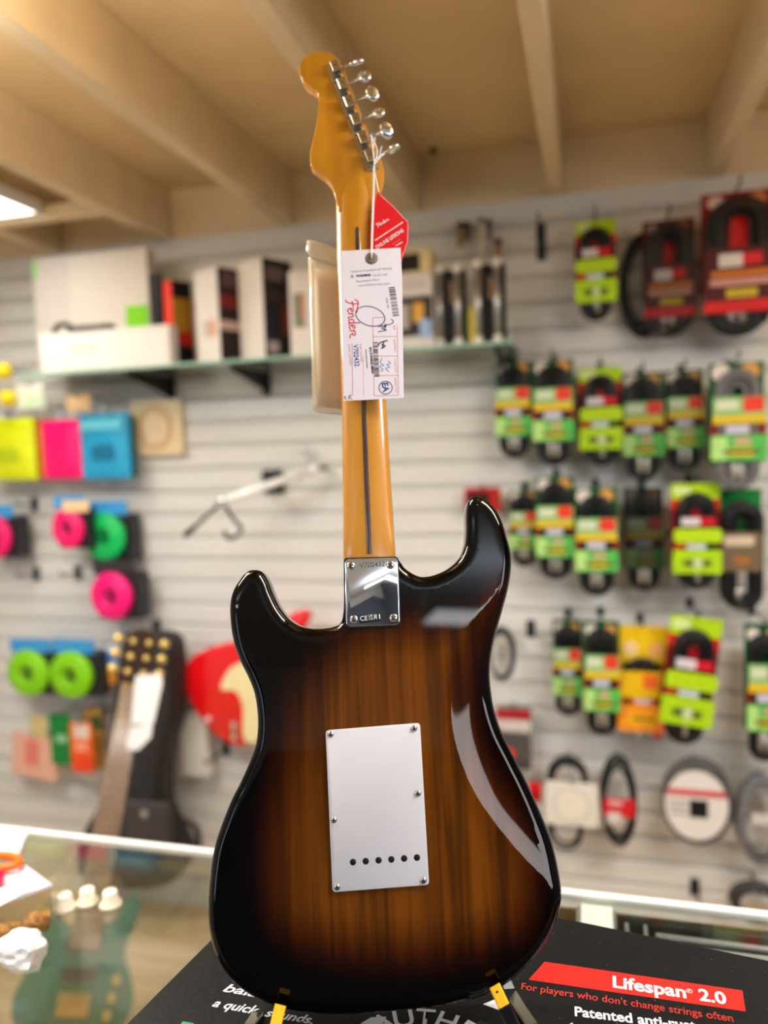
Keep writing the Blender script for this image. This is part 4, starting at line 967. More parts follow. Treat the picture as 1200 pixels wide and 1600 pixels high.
shelf_box('product_carton', 'white carton with a narrow picture, directly left of the guitar neck', 455, 424, 0.03, 0.11, 4, (W_, W_), DW - 0.27, (('picture', 'R', 0.12, 0.42, 0.34, 0.74, pm(120, 128, 110)), ('orange_stripe', 'R', 0.30, 0.40, 0.42, 0.72, pm(196, 130, 90))))
ws = wpx(628, 680, DW - 0.23)
shelf_box('product_carton', 'white carton with a picture of a yellow lens, right of the guitar neck', 627, 460, 0.10, ws, 0, (W_, W_), DW - 0.23, (('picture', 'R', 0.0, 0.97, 0.26, 0.97, pm(54, 48, 46)), ('yellow_lens', 'R', 0.38, 0.72, 0.50, 0.86, pm(222, 168, 72)), ('blue_print', 'R', 0.58, 0.92, 0.22, 0.55, pm(160, 190, 230)), ('pale_tube', 'R', 0.04, 0.26, 0.40, 0.84, pm(184, 174, 170))), h=0.150)
shelf_box('product_carton', 'shallow white carton lying on the yellow lens one', 626, 430, 0.10, ws, 0, (W_, W_), DW - 0.23, (('grey_print', 'R', 0.1, 0.8, 0.3, 0.6, pm(206, 200, 196)),), z0=0.1505, h=0.058)
t = shelf_box('open_carton', 'open cream carton with dark inside, topmost of the small stack', 625, 390, 0.10, ws, 0, (pm(226, 204, 150), pm(226, 204, 150)), DW - 0.23, (('dark_inside', 'R', 0.0, 0.68, 0.1, 0.85, K_),), z0=0.2090, h=0.062)
M_capw = mat('white_round_cap', (240, 238, 228), 0.3, vary=0.01); M_silver = mat('brushed_silver', (176, 176, 172), 0.35, metal=0.8, vary=0.05)
def tube_pack(px0, px1, pyt, pyb, Y, label):
    xc = (px0 + px1) / 2; a, c = at_y(px0, (pyt + pyb) / 2, Y), at_y(px1, (pyt + pyb) / 2, Y); wd = (c - a).length
    h = at_y(xc, pyt, Y).z - zsh; p = at_y(xc, 530, Y)
    t = thing('tube_pack', label, 'packet', (p.x, Y, zsh + 0.0003), 0.0, 'tube packs at the right end of the shelf')
    b = MB(); b.box((0, 0.02, h * 0.47), (wd * 0.86, 0.03, h * 0.90), bevel=0.003); b.build('black_case', K_, t)
    b = MB(); b.box((wd * 0.12, 0.0044, h * 0.66), (wd * 0.34, 0.001, h * 0.24), bevel=0); b.build('gold_print', pm(150, 120, 92), t)
    for sx in (-0.38, 0.20):
        g = MB(); r = wd * 0.12; g.tube([(sx * wd, 0, h * 0.06), (sx * wd, 0, h * 0.92)], r, 14); tb = g.build('silver_tube', M_silver, t)
        for zz in (h * 0.08, h * 0.92):
            g = MB(); g.lathe([(0, -r * 1.25), (r * 0.8, -r * 1.0), (r * 1.3, 0), (r * 0.8, r * 1.0), (0, r * 1.25)], 18, Matrix.Translation((sx * wd, -0.004, zz))); g.build('round_cap', M_capw, tb)
tube_pack(682, 732, 410, 532, DW - 0.20, 'black pack with silver tubes and white caps, left of the pair on the shelf')
tube_pack(742, 794, 400, 528, DW - 0.20, 'black pack with silver tubes and white caps, right of the pair on the shelf')
b = MB(); p = at_y(739, 478, DW - 0.19); b.box((0, 0, 0.055), (0.020, 0.012, 0.11), bevel=0.003)
tag(b.build('yellow_tube', mat('olive_yellow', (190, 172, 60), 0.4), None, loc=(p.x, DW - 0.205, zsh + 0.0004)), 'slim yellow packet wedged between the two silver tube packs', 'packet')
# hooks on the slatwall: one builder for every peg
def hook(px, py, label, length=0.13, Y=DW, up=True):
    p = at_y(px, py, Y - 0.01); t = thing('display_hook', label, 'hook', (p.x, Y, p.z), 0.0, 'slatwall hooks')
    b = MB(); b.box((0, -0.0035, 0.0), (0.026, 0.005, 0.052), bevel=0.001); b.build('back_plate', M_black, t)
    b = MB(); b.tube(spline([(0, -0.006, 0.0), (0, -length * 0.5, 0.003), (0, -length * 0.92, 0.006), (0, -length, 0.022)], 12, False), 0.0032, 8); b.build('peg', M_black, t)
    return t
hook(845, 362, 'empty black peg hook near the ceiling right of the tube packs'); hook(846, 392, 'lower empty black peg hook right of the tube packs', 0.09)
hook(829, 983, 'empty black peg hook right of the sunburst guitar waist')
hook(52, 788, 'empty black peg hook left of the pink round pack', 0.10); hook(55, 897, 'empty black peg hook below the upper round packs, left one', 0.10); hook(120, 895, 'empty black peg hook below the upper round packs, right one', 0.10)
def strip(px, py0, py1, wd, m, label, Y=DW - 0.045, name='hanging_strap', cat='strap'):
    a, c = at_y(px, py0, Y), at_y(px, py1, Y); t = thing(name, label, cat, (a.x, Y, a.z)); L = a.z - c.z
    b = MB(); b.box((0, 0, -L / 2), (wd, 0.006, L), bevel=0.0015); b.build('band', m, t)
    b = MB(); b.box((0, 0, -0.012), (wd * 1.25, 0.010, 0.014), bevel=0.002); b.build('buckle', M_black, t)
    return t
strip(752, 338, 412, 0.014, pm(208, 198, 172), 'long cream strap hanging above the silver tube packs')
strip(719, 346, 386, 0.020, pm(150, 112, 72), 'brown strap hanging above the left silver tube pack'); strip(730, 346, 376, 0.016, pm(72, 58, 50), 'dark brown strap hanging between brown and cream straps')
strip(778, 372, 400, 0.020, pm(160, 116, 68), 'short brown strap hanging above the right silver tube pack'); strip(764, 342, 375, 0.014, pm(96, 84, 74), 'grey brown strap hanging right of the cream one')
# guitar hanger of silver tube
A, B = at_y(490, 733, DW - 0.10), at_y(348, 783, DW - 0.24)
ha = thing('guitar_hanger', 'silver tubular guitar hanger arm with two dark hooks on the slatwall', 'hanger', tuple(A)); A0 = A.copy()
b = MB(); b.tube([A - A0, A.lerp(B, 0.6) - A0, B - A0], 0.0125, 16); b.build('tube', mat('silver_highlight_white', (252, 252, 250), 0.3, metal=0.1), ha)  # ceiling-light highlight on the silver tube is put into its near-white base colour
b = MB(); b.lathe([(0, -0.017), (0.013, -0.012), (0.017, 0), (0.013, 0.012), (0, 0.017)], 16, Matrix.Translation(A - A0)); b.build('end_ball', mat('silver_highlight_white', (252, 252, 250), 0.3, metal=0.1), ha)
b = MB(); b.lathe([(0, -0.015), (0.012, -0.011), (0.015, 0), (0.012, 0.011), (0, 0.015)], 16, Matrix.Translation(B - A0)); b.build('joint', M_chrome, ha)
J = B - A0; e1 = at_y(290, 836, DW - 0.27) - A0; e2 = at_y(378, 834, DW - 0.22) - A0; e3 = at_y(360, 842, DW - 0.24) - A0; e4 = at_y(349, 830, DW - 0.25) - A0
M_gun = mat('dark_gunmetal', (62, 60, 58), 0.4, metal=0.5)
b = MB(); b.tube([J, e1], 0.0058, 10); l1 = b.build('hook_leg', M_gun, ha); b = MB(); b.tube([e1.lerp(J, 0.22), e1 + (e1 - J) * 0.03], 0.0085, 10); b.build('rubber_sleeve', M_black, l1)
b = MB(); b.tube(spline([J, J.lerp(e2, 0.5), e2 + Vector((0, 0, 0.012)), e3, e4], 30, False), 0.0058, 10); b.build('hook_leg', M_gun, ha)
p = at_y(425, 752, DW - 0.02) - A0; b = MB(); b.box((p.x, DW - A0.y - 0.012, p.z), (0.07, 0.022, 0.075), bevel=0.004); b.build('wall_plate', M_black, ha)
b = MB(); q = A.lerp(B, 0.45) - A0; b.tube([Vector((p.x, DW - A0.y - 0.02, p.z - 0.01)), Vector((p.x, q.y + 0.02, p.z - 0.012)), q], 0.008, 10); b.build('support_arm', M_black, ha)
b = MB(); b.tube([A - A0, Vector((A.x - A0.x + 0.01, DW - A0.y - 0.006, 0.0))], 0.006, 10); b.build('wall_pin', M_gun, ha)
hb = at_y(474, 702, DW - 0.05); b = MB(); b.tube([Vector((0, 0, 0)), Vector((0.006, 0.02, -0.03)), Vector((0.008, 0.048, -0.04))], 0.0035, 8); b.lathe([(0, -0.012), (0.009, -0.009), (0.012, 0), (0.009, 0.009), (0, 0.012)], 14)
tag(b.build('wall_peg', M_chrome, None, loc=hb), 'small peg with a clear ball tip above the silver hanger', 'hook')

# ------------------------------------------------------------------ left side: pouches, wooden plaque, round packs
def pouch(px0, px1, py0, py1, Y, rgb, label, th=0.03, flap=None, panel=None, hole=True):
    ym = (py0 + py1) / 2; a, c = at_y(px0, ym, Y), at_y(px1, ym, Y); wd = c.x - a.x; xc = (px0 + px1) / 2
    zt, zb = at_y(xc, py0, Y).z, at_y(xc, py1, Y).z; h = zt - zb
    t = thing('string_pouch', label, 'packet', ((a.x + c.x) / 2, Y, zt), 0.0, 'bright pouches hanging on the left')
    m_ = mat('pouch_%d_%d_%d' % rgb, rgb, 0.35, vary=0.10, scale=30)
    b = MB(); NX, NY = 12, 14; F_, B_ = [], []
    for i in range(NX + 1):
        f, k = [], []
        for j in range(NY + 1):
            u, v = i / NX, j / NY; bulge = (1 - abs(2 * u - 1) ** 3) * (1 - abs(2 * v - 1) ** 4)
            wob = 0.0015 * math.sin(9 * u + 5 * v)
            f.append(b.bm.verts.new(((u - 0.5) * wd, -th * 0.5 * (0.25 + 0.75 * bulge) - wob * bulge, -v * h))); k.append(b.bm.verts.new(((u - 0.5) * wd, th * 0.5 * (0.25 + 0.75 * bulge), -v * h)))
        F_.append(f); B_.append(k)
    for i in range(NX):
        for j in range(NY):
            b.bm.faces.new((F_[i][j], F_[i + 1][j], F_[i + 1][j + 1], F_[i][j + 1])).smooth = True; b.bm.faces.new((B_[i][j], B_[i][j + 1], B_[i + 1][j + 1], B_[i + 1][j])).smooth = True
    for i in range(NX): b.bm.faces.new((F_[i][0], B_[i][0], B_[i + 1][0], F_[i + 1][0])); b.bm.faces.new((F_[i][NY], F_[i + 1][NY], B_[i + 1][NY], B_[i][NY]))
    for j in range(NY): b.bm.faces.new((F_[0][j], F_[0][j + 1], B_[0][j + 1], B_[0][j])); b.bm.faces.new((F_[NX][j], B_[NX][j], B_[NX][j + 1], F_[NX][j + 1]))
    b.build('pouch_body', m_, t, smooth=math.radians(50))
    if flap:
        b = MB(); b.box((0, -th * 0.5 - 0.001, -h * 0.17), (wd * 0.84, 0.004, h * 0.16), bevel=0.0015); b.build('header_flap', mat('flap_%d_%d_%d' % flap, flap, 0.3), t)
    if panel:
        b = MB(); b.prism(rrect(wd * 0.46, h * 0.24, 0.012), XZ, th * 0.5 + 0.0006, th * 0.5 + 0.002); o = b.build('printed_mark', mat('mark_%d_%d_%d' % panel, panel, 0.4), t, loc=(0, 0, -h * 0.60))
    if hole:
        b = MB(); b.prism(rrect(0.03, 0.028, 0.004), XZ, -0.002, 0.002); b.build('hang_tab', mat('tab_clear', (150, 160, 166), 0.3), t, loc=(0, 0, 0.013))
pouch(40, 73, 656, 748, DW - 0.075, (236, 150, 20), 'orange pouch half hidden behind the lime yellow pouch', flap=None, hole=False)
pouch(-22, 56, 654, 750, DW - 0.115, (214, 226, 14), 'lime yellow pouch at the left edge of the photo', 0.035, panel=(176, 196, 20))
pouch(68, 128, 656, 748, DW - 0.10, (246, 10, 110), 'hot pink pouch between the lime and the blue pouch', 0.035)
pouch(150, 211, 650, 746, DW - 0.06, (10, 110, 130), 'dark teal pouch behind the bright blue pouch', hole=False)
pouch(128, 203, 646, 748, DW - 0.105, (38, 158, 206), 'bright blue pouch with pale flap next to the wooden plaque', 0.035, flap=(110, 208, 232), panel=(20, 108, 150))
a, c = at_y(205, 668, DW - 0.03), at_y(284, 668, DW - 0.03); zt, zb = at_y(245, 624, DW - 0.03).z, at_y(245, 712, DW - 0.03).z; wd, h = c.x - a.x, zt - zb
pl = thing('wooden_plaque', 'square pale wooden plaque with round emblem on the slatwall', 'plaque', ((a.x + c.x) / 2, DW, zb))
b = MB(); b.box((0, -0.017, h / 2), (wd, 0.03, h), bevel=0.004); b.build('panel', mat('pale_wood', (226, 206, 168), 0.5, vary=0.05), pl)
b = MB(); b.prism(circle(wd * 0.36, 36, 0, 0, h * 0.40), XZ, 0.0322, 0.034); b.build('round_ring', mat('tan_wood', (206, 170, 120), 0.5), pl, loc=(-0.004, 0, h / 2))
b = MB(); b.prism(circle(wd * 0.26, 36, 0, 0, h * 0.30), XZ, 0.0342, 0.036); b.build('round_inlay', mat('pale_inlay', (228, 206, 170), 0.5), pl, loc=(-0.004, 0, h / 2))
def round_pack(px0, px1, py0, py1, rgb, label, Y, header=(60, 150, 214), back=0.06, sticker=None):
    ym = (py0 + py1) / 2; xc = (px0 + px1) / 2; c = at_y(xc, ym, Y); wd = at_y(px1, ym, Y).x - at_y(px0, ym, Y).x; h = at_y(xc, py0, Y).z - at_y(xc, py1, Y).z
    t = thing('round_coil_pack', label, 'cable pack', (c.x, Y, c.z), 0.0, 'round coil packs on the left'); m_ = mat('coil_%d_%d_%d' % rgb, rgb, 0.4, vary=0.10, scale=60)
    b = MB(); b.box((wd * 0.10, back / 2 + 0.012, -0.002), (wd * 1.04, back, h * 0.98), bevel=0.004); b.build('dark_case', mat('case_charcoal', (40, 38, 42), 0.4), t)
    b = MB(); b.box((wd * 0.04, 0.005, h * 0.60), (wd * 0.98, 0.010, h * 0.30), bevel=0.002); b.build('blue_header', mat('head_%d_%d_%d' % header, header, 0.4), t)
    b = MB()
    for k in range(4):
        r = 0.80 - 0.11 * k
        b.tube([(wd / 2 * r * math.cos(q * PI / 20) * 1.06, -0.004 - 0.002 * k, h / 2 * r * 1.06 * math.sin(q * PI / 20)) for q in range(40)], wd * 0.085, 8, closed=True)
    b.build('coil', m_, t)
    b = MB(); b.prism(circle(wd * 0.26, 28, 0, 0, h * 0.26), XZ, 0.004, 0.016); b.build('centre_disc', mat('disc_%d_%d_%d' % rgb, tuple(int(v * 0.82) for v in rgb), 0.35), t)
    b = MB(); b.prism(rrect(wd * 0.16, h * 0.26, 0.004), XZ, 0.0165, 0.018); b.build('print_mark', mat('disc_mark_%d_%d_%d' % rgb, tuple(int(v * 0.5) for v in rgb), 0.4), t, loc=(wd * 0.05, 0, 0.004))
    if sticker:
        b = MB(); b.box((wd * 0.35, -0.016, h * 0.52), (wd * 0.85, 0.002, h * 0.26)); b.build('price_sticker', mat('peach_sticker', (238, 202, 150), 0.5), t)
round_pack(84, 132, 792, 858, (240, 24, 110), 'hot pink round coil pack left of the emerald green one', DW - 0.15, back=0.03, sticker=True)
round_pack(132, 197, 802, 876, (12, 186, 92), 'emerald green round coil pack', DW - 0.085, back=0.05)
round_pack(144, 208, 894, 968, (240, 14, 120), 'hot pink round coil pack below the emerald green one', DW - 0.13, header=(48, 44, 48))
round_pack(-26, 19, 806, 872, (236, 20, 108), 'hot pink round coil pack cut by the left edge of the photo', DW - 0.12)
round_pack(15, 77, 1016, 1086, (132, 206, 14), 'lime green round coil pack, left of the pair', DW - 0.13, back=0.05)
round_pack(80, 146, 1018, 1090, (132, 206, 14), 'lime green round coil pack, right of the pair', DW - 0.13, back=0.05)
def card(px0, px1, py0, py1, rgb, label, Y, th=0.012, panels=(), name='hanging_packet', tilt=0.0, group=None, peg=True):
    ym = (py0 + py1) / 2; xc = (px0 + px1) / 2; wd = at_y(px1, ym, Y).x - at_y(px0, ym, Y).x; zt, zb = at_y(xc, py0, Y).z, at_y(xc, py1, Y).z; h = zt - zb
    t = thing(name, label, 'packet', (at_y(xc, ym, Y).x, Y, zt), 0.0, group); t.rotation_euler = (0, math.radians(tilt), 0)
    b = MB(); b.box((0, 0, -h / 2), (wd, th, h), bevel=min(0.003, th / 3)); b.build('packet_body', pm(*rgb), t)
    for nm, u0, u1, v0, v1, c in panels:
        b = MB(); b.box((((u0 + u1) / 2 - 0.5) * wd, -th / 2 - 0.0008, -(v0 + v1) / 2 * h), ((u1 - u0) * wd, 0.0015, (v1 - v0) * h)); b.build(nm, pm(*c), t)
    if peg:
        b = MB(); b.tube([(0, -th / 2 - 0.012, 0.005), (0, -th / 2 - 0.004, 0.0), (0, DW - Y - 0.002, 0.0)], 0.0026, 8); b.build('hanging_peg', M_black, t)
    return t
card(144, 186, 1008, 1038, (214, 222, 230), 'white and blue packet behind the gold tuners of the bass', DW - 0.07, panels=(('blue_band', 0, 1, 0.35, 0.85, (60, 140, 214)),))
card(148, 182, 1042, 1068, (226, 150, 50), 'small orange packet below the white and blue one', DW - 0.07, panels=(('pale_print', 0.2, 0.8, 0.2, 0.5, (236, 190, 120)),))
card(80, 113, 1116, 1194, (30, 128, 58), 'dark green packet left of the orange one', DW - 0.10, panels=(('white_print', 0.3, 0.8, 0.40, 0.55, (150, 200, 160)),))
card(112, 146, 1130, 1206, (240, 110, 36), 'bright orange packet with pale top, right of the green one', DW - 0.13, panels=(('pale_top', 0.2, 0.9, 0.02, 0.3, (226, 206, 190)), ('red_base', 0.05, 0.95, 0.62, 0.97, (236, 76, 40)), ('pink_print', 0.25, 0.75, 0.38, 0.55, (240, 160, 140))))
card(136, 160, 1106, 1200, (204, 152, 70), 'amber packet half hidden behind the bright orange one', DW - 0.06, panels=(('green_patch', 0.35, 1, 0.12, 0.35, (50, 100, 60)),))
card(24, 94, 1150, 1216, (226, 178, 156), 'peach coloured packet tilted on its hook at lower left', DW - 0.09, panels=(('pink_print', 0.3, 0.6, 0.1, 0.7, (226, 130, 120)), ('cream_print', 0.4, 0.75, -0.5, -0.02, (206, 190, 130))), tilt=8)
card(262, 327, 1112, 1208, (226, 224, 216), 'white flat carton hanging behind the gig bag', DW - 0.06, 0.04, panels=(('grey_side', 0.0, 0.42, 0.0, 1.0, (168, 158, 154)),))
card(26, 70, 600, 640, (226, 232, 220), 'white packet above the lime yellow pouch', DW - 0.13, panels=(('mint_print', 0.3, 0.95, 0.45, 0.95, (206, 228, 190)),))
card(104, 141, 618, 640, (240, 196, 140), 'peach price card above the pink pouch', DW - 0.14, 0.004, panels=(('cream_print', 0.2, 0.8, 0.3, 0.7, (246, 216, 170)),), name='price_card')
for k, (px, py, lb) in enumerate(((6, 580, 'yellow ball shaker at the left edge under the shelf, upper one'), (12, 622, 'yellow ball shaker at the left edge under the shelf, lower one'))):
    p = at_y(px, py, DW - 0.16); t = thing('yellow_shaker', lb, 'shaker', tuple(p), 0.0, 'yellow shakers')
    b = MB(); b.lathe([(0, -0.028), (0.02, -0.024), (0.030, 0), (0.02, 0.024), (0, 0.028)], 20); b.build('ball', mat('yellow_ball', (244, 218, 20), 0.35), t)
    b = MB(); b.tube([(0, 0.024, 0.0), (0, 0.06, 0.004), (0, 0.152, 0.004)], 0.004, 8); b.build('peg', M_black, t)

# ------------------------------------------------------------------ teal bass, gig bag, red guitar behind the counter
def body_poly(k=1.0):
    half = [(0.0, -0.205), (0.06, -0.203), (0.115, -0.185), (0.150, -0.14), (0.158, -0.085), (0.140, -0.03), (0.116, 0.02), (0.112, 0.07), (0.128, 0.125), (0.130, 0.170), (0.112, 0.196), (0.090, 0.180), (0.078, 0.145), (0.055, 0.112), (0.030, 0.105)]
    pts_ = [(x * k, y * k) for x, y in half] + [(-x * k, y * k * (1.0 if y < 0.1 else 0.92)) for x, y in half[:0:-1]]
    return spline([Vector(p) for p in pts_], 90)
def slab(mb, poly, d0, d1, r, mx):
    n = len(poly); nn = normals(poly); L = []
    for d, o in ((d0, r), (d0 + r, 0), (d1 - r, 0), (d1 - r * .3, r * .3), (d1, r)):
        L.append([mb.bm.verts.new(mx @ Vector((poly[i].x + nn[i].x * o, poly[i].y + nn[i].y * o, d))) for i in range(n)])
    for A, B in zip(L, L[1:]):
        for i in range(n): mb.bm.faces.new((A[i], A[(i + 1) % n], B[(i + 1) % n], B[i])).smooth = True
    mb.bm.faces.new(L[0][::-1]); mb.bm.faces.new(L[-1])
ID4 = Matrix.Identity(4)
def frame_from(p_bot, p_top, face):
    v = (p_top - p_bot).normalized(); n = (face - v * face.dot(v)).normalized(); u = v.cross(-n).normalized() * 1.0
    u = n.cross(v) * -1.0
    return Matrix(((u.x, v.x, n.x, p_bot.x), (u.y, v.y, n.y, p_bot.y), (u.z, v.z, n.z, p_bot.z), (0, 0, 0, 1)))
M_gold = mat('gold_hardware', (226, 196, 116), 0.28, metal=0.7, vary=0.08)
M_rose = wood_mat('rosewood_board', (150, 122, 100), (176, 146, 122), (120, 8, 120), 0.5)
M_fret = mat('fret_wire', (216, 206, 190), 0.3, metal=0.8)
Yt = 1.78
ptop = at_y(226, 978, Yt); pbot = at_z(104, 1625, 0.10)
BMX = frame_from(pbot, ptop, (CAM - (pbot + ptop) / 2)); BL = (ptop - pbot).length
if (BMX.to_3x3() @ Vector((1, 0, 0))).x < 0: BMX = BMX @ Matrix.Diagonal((-1, 1, 1, 1))
BMX = BMX @ Matrix.Identity(4)
bass = thing('bass_guitar', 'teal bass guitar with gold tuners leaning behind the counter', 'guitar')
bass.matrix_world = Matrix.Translation(BMX.translation)
R3 = BMX.to_3x3()
R3 = Matrix((R3.col[0], R3.col[1], R3.col[0].cross(R3.col[1]))).transposed()
bass.rotation_euler = R3.to_euler(); bass.location = BMX.translation
fs = 1 if (R3 @ Vector((0, 0, 1))).dot(CAM - BMX.translation) > 0 else -1            # which side faces the shop
kb = 0.94; bp = [Vector((q.x * kb, q.y * kb + 0.205 * kb)) for q in body_poly(1.0)]
bass['label'] = 'teal bass guitar with gold tuners leaning behind the counter'
b = MB(); slab(b, bp, -0.02, 0.02, 0.008, ID4); b.build('body', mat('teal_lacquer', (14, 112, 96), 0.15, coat=0.8), bass, smooth=math.radians(40))
zf = 0.02 * fs
def bb(name, c, size, m, bev=0.002, parent=None):
    b = MB(); b.box((c[0], c[1], c[2] * fs), size, bevel=bev); return b.build(name, m, parent or bass)
n0, n1 = 0.30, BL - 0.155
b = MB()
for h0, h1, m_ in ((0.006, 0.026, None),):
    b.prism([(-0.036, n0), (0.036, n0), (0.028, n1), (-0.028, n1)], ID4, min(h0 * fs, h1 * fs), max(h0 * fs, h1 * fs))
b.build('neck', mat('neck_maple_pale', (196, 160, 112), 0.4), bass)
b = MB(); b.prism([(-0.037, n0 - 0.05), (0.037, n0 - 0.05), (0.0285, n1), (-0.0285, n1)], ID4, min(0.0262 * fs, 0.031 * fs), max(0.0262 * fs, 0.031 * fs)); fb = b.build('fingerboard', M_rose, bass)
L_ = n1 - 0.16
for k in range(1, 21):
    y = n1 - L_ * 1.12 * (1 - 2 ** (-k / 12.0)); hw = 0.0285 + 0.0085 * (n1 - y) / (n1 - n0)
    bb('fret', (0, y, 0.0316), (hw * 2, 0.0022, 0.0014), M_fret, 0, fb)
bb('nut', (0, n1 + 0.003, 0.032), (0.058, 0.006, 0.006), M_gold, 0.001)
hs = MB(); slab(hs, spline([Vector(q) for q in ((-0.028, n1), (-0.034, n1 + 0.03), (-0.040, n1 + 0.08), (-0.036, n1 + 0.135), (0.0, n1 + 0.15), (0.036, n1 + 0.135), (0.040, n1 + 0.08), (0.034, n1 + 0.03), (0.028, n1))], 50), min(0.006 * fs, 0.024 * fs), max(0.006 * fs, 0.024 * fs), 0.003, ID4); hs.build('headstock', mat('headstock_dark', (60, 44, 34), 0.3), bass)
for sx in (-1, 1):
    for k in range(3):
        y = n1 + 0.035 + 0.040 * k; g = MB()
        g.lathe([(0, 0.010), (0.0075, 0.010), (0.009, 0.0), (0.0, 0.0)], 14, Matrix.Translation((sx * 0.020, y, (0.024 if fs > 0 else -0.034)))); pg = g.build('tuner_post', M_gold, bass)
        g = MB(); g.tube([(sx * 0.036, y, 0.012 * fs), (sx * 0.054, y, 0.012 * fs)], 0.003, 8); g.lathe([(0, -0.006), (0.010, -0.005), (0.012, 0), (0.010, 0.005), (0, 0.006)], 14, Matrix.Translation((sx * 0.060, y, 0.012 * fs))); g.build('tuner_button', M_gold, pg)
bb('bridge', (0.0, 0.105, 0.026), (0.080, 0.055, 0.014), mat('gold_bridge', (206, 166, 96), 0.35, metal=0.4), 0.003)
for k in range(3):
    g = MB(); g.lathe([(0.012, 0.0), (0.011, 0.014), (0.009, 0.016), (0, 0.016)], 18, Matrix.Translation((0.095 - 0.004 * k, 0.17 - 0.045 * k, zf)) @ (Matrix.Identity(4) if fs > 0 else Matrix.Rotation(PI, 4, 'X'))); g.build('knob', M_gold, bass)
for k in range(2): bb('pickup', (0, 0.18 + 0.075 * k, 0.024), (0.085, 0.030, 0.010), K_, 0.003)
for k in range(5):
    xx = -0.022 + 0.011 * k; g = MB(); g.tube([(xx * 1.3, 0.105, 0.0345 * fs), (xx, n1, 0.0365 * fs)], 0.0010, 6); g.build('string', mat('string_steel', (210, 210, 205), 0.25, metal=1.0), bass)
# white tags tied to the bass
def paper_tag(px, Y, label):
    P = [at_y(x, y, Y) for x, y in px]; o = P[0].copy(); b = MB()
    f = [b.bm.verts.new(p - o) for p in P]; k = [b.bm.verts.new(p - o + Vector((0, 0.0012, 0))) for p in P]; n = len(P)
    b.bm.faces.new(f); b.bm.faces.new(k[::-1])
    for i in range(n): b.bm.faces.new((f[i], k[i], k[(i + 1) % n], f[(i + 1) % n]))
    return tag(b.build('paper_tag', M_sheet2, None, loc=o), label, 'tag', 'white tags on the bass')
paper_tag([(212, 1056), (250, 1054), (254, 1066), (240, 1130), (230, 1134), (204, 1130)], 1.70, 'white paper tag hanging on the bass neck, upper one')
paper_tag([(203, 1136), (238, 1132), (236, 1152), (216, 1172), (200, 1172), (196, 1160)], 1.70, 'white paper tag hanging on the bass neck, lower one')
# gig bag
Yg = DW - 0.155
prof_ = [(206, 1000), (214, 990), (242, 986), (268, 990), (280, 1004), (284, 1040), (286, 1090), (281, 1130), (270, 1170), (264, 1215), (268, 1260), (284, 1296), (298, 1326), (296, 1350), (270, 1368), (220, 1374), (170, 1368), (142, 1352), (134, 1325), (144, 1296), (168, 1250), (184, 1200), (190, 1130), (198, 1060)]
gpts = [at_y(x, y, Yg) for x, y in prof_]; gc = sum(gpts, Vector()) / len(gpts)
gz = min(p.z for p in gpts)
gb = at_y(220, 1374, Yg).z
bag = thing('gig_bag', 'black padded gig bag hanging on the slatwall behind the teal bass', 'bag', (gc.x, Yg, gb))
gpoly = spline([Vector((p.x - gc.x, p.z - gb)) for p in gpts], 100)
hk = hook(244, 980, 'black peg hook carrying the black gig bag', 0.19)
hz = hk.location.z - gb
M_nylon = mat('black_nylon', (40, 38, 40), 0.6, vary=0.2, scale=60, bump=0.3)
b = MB(); n = len(gpoly); nn = normals(gpoly); lv = [(0.055, 0.02), (0.04, 0.004), (0.02, 0.0), (-0.03, 0.0), (-0.06, 0.006), (-0.075, 0.022)]; pr = None
for d, o in lv:
    cur = [b.bm.verts.new((gpoly[i].x + nn[i].x * o, d, gpoly[i].y + nn[i].y * o)) for i in range(n)]
    if pr:
        for i in range(n): b.bm.faces.new((pr[i], pr[(i + 1) % n], cur[(i + 1) % n], cur[i])).smooth = True
    else: b.bm.faces.new(cur)
    pr = cur
b.bm.faces.new(pr[::-1]); b.build('padded_body', M_nylon, bag, smooth=math.radians(50))
tp = max(gpoly, key=lambda p: p.y); b = MB(); hx = hk.location.x - gc.x; b.tube(spline([(hx - 0.025, 0, tp.y - 0.006), (hx - 0.018, 0, hz + 0.006), (hx, 0, hz + 0.012), (hx + 0.018, 0, hz + 0.006), (hx + 0.025, 0, tp.y - 0.006)], 16, False), 0.006, 8); b.build('carry_loop', mat('black_webbing', (26, 26, 28), 0.6), bag)
b = MB(); q = [Vector((p.x, -0.058, p.y)) for p in gpoly]; b.tube([v + Vector((nn[i].x * 0.003, 0, nn[i].y * 0.003)) for i, v in enumerate(q)], 0.004, 6, closed=True); b.build('zip_piping', mat('black_piping', (18, 18, 20), 0.4), bag)
pc = at_y(232, 1290, Yg - 0.08); b = MB(); b.box((pc.x - gc.x, -0.085, pc.z - gb), (0.17, 0.03, 0.17), bevel=0.012, seg=3); pk = b.build('front_pocket', mat('grey_nylon', (62, 58, 58), 0.6, vary=0.2, scale=60), bag)
b = MB(); b.lathe([(0, -0.003), (0.012, -0.003), (0.014, 0.0)], 16, Matrix.Translation((pc.x - gc.x, -0.101, pc.z - gb + 0.05)) @ Matrix.Rotation(PI / 2, 4, 'X')); b.build('round_badge', mat('badge_grey', (150, 146, 140), 0.4), pk)
st_ = [at_y(x, y, Yg - 0.03) for x, y in ((286, 1282), (302, 1288), (310, 1306), (308, 1326), (294, 1340))]; b = MB(); b.tube(spline([Vector((p.x - gc.x, p.y - Yg, p.z - gb)) for p in st_], 20, False), 0.010, 8); b.build('shoulder_strap', M_nylon, bag)
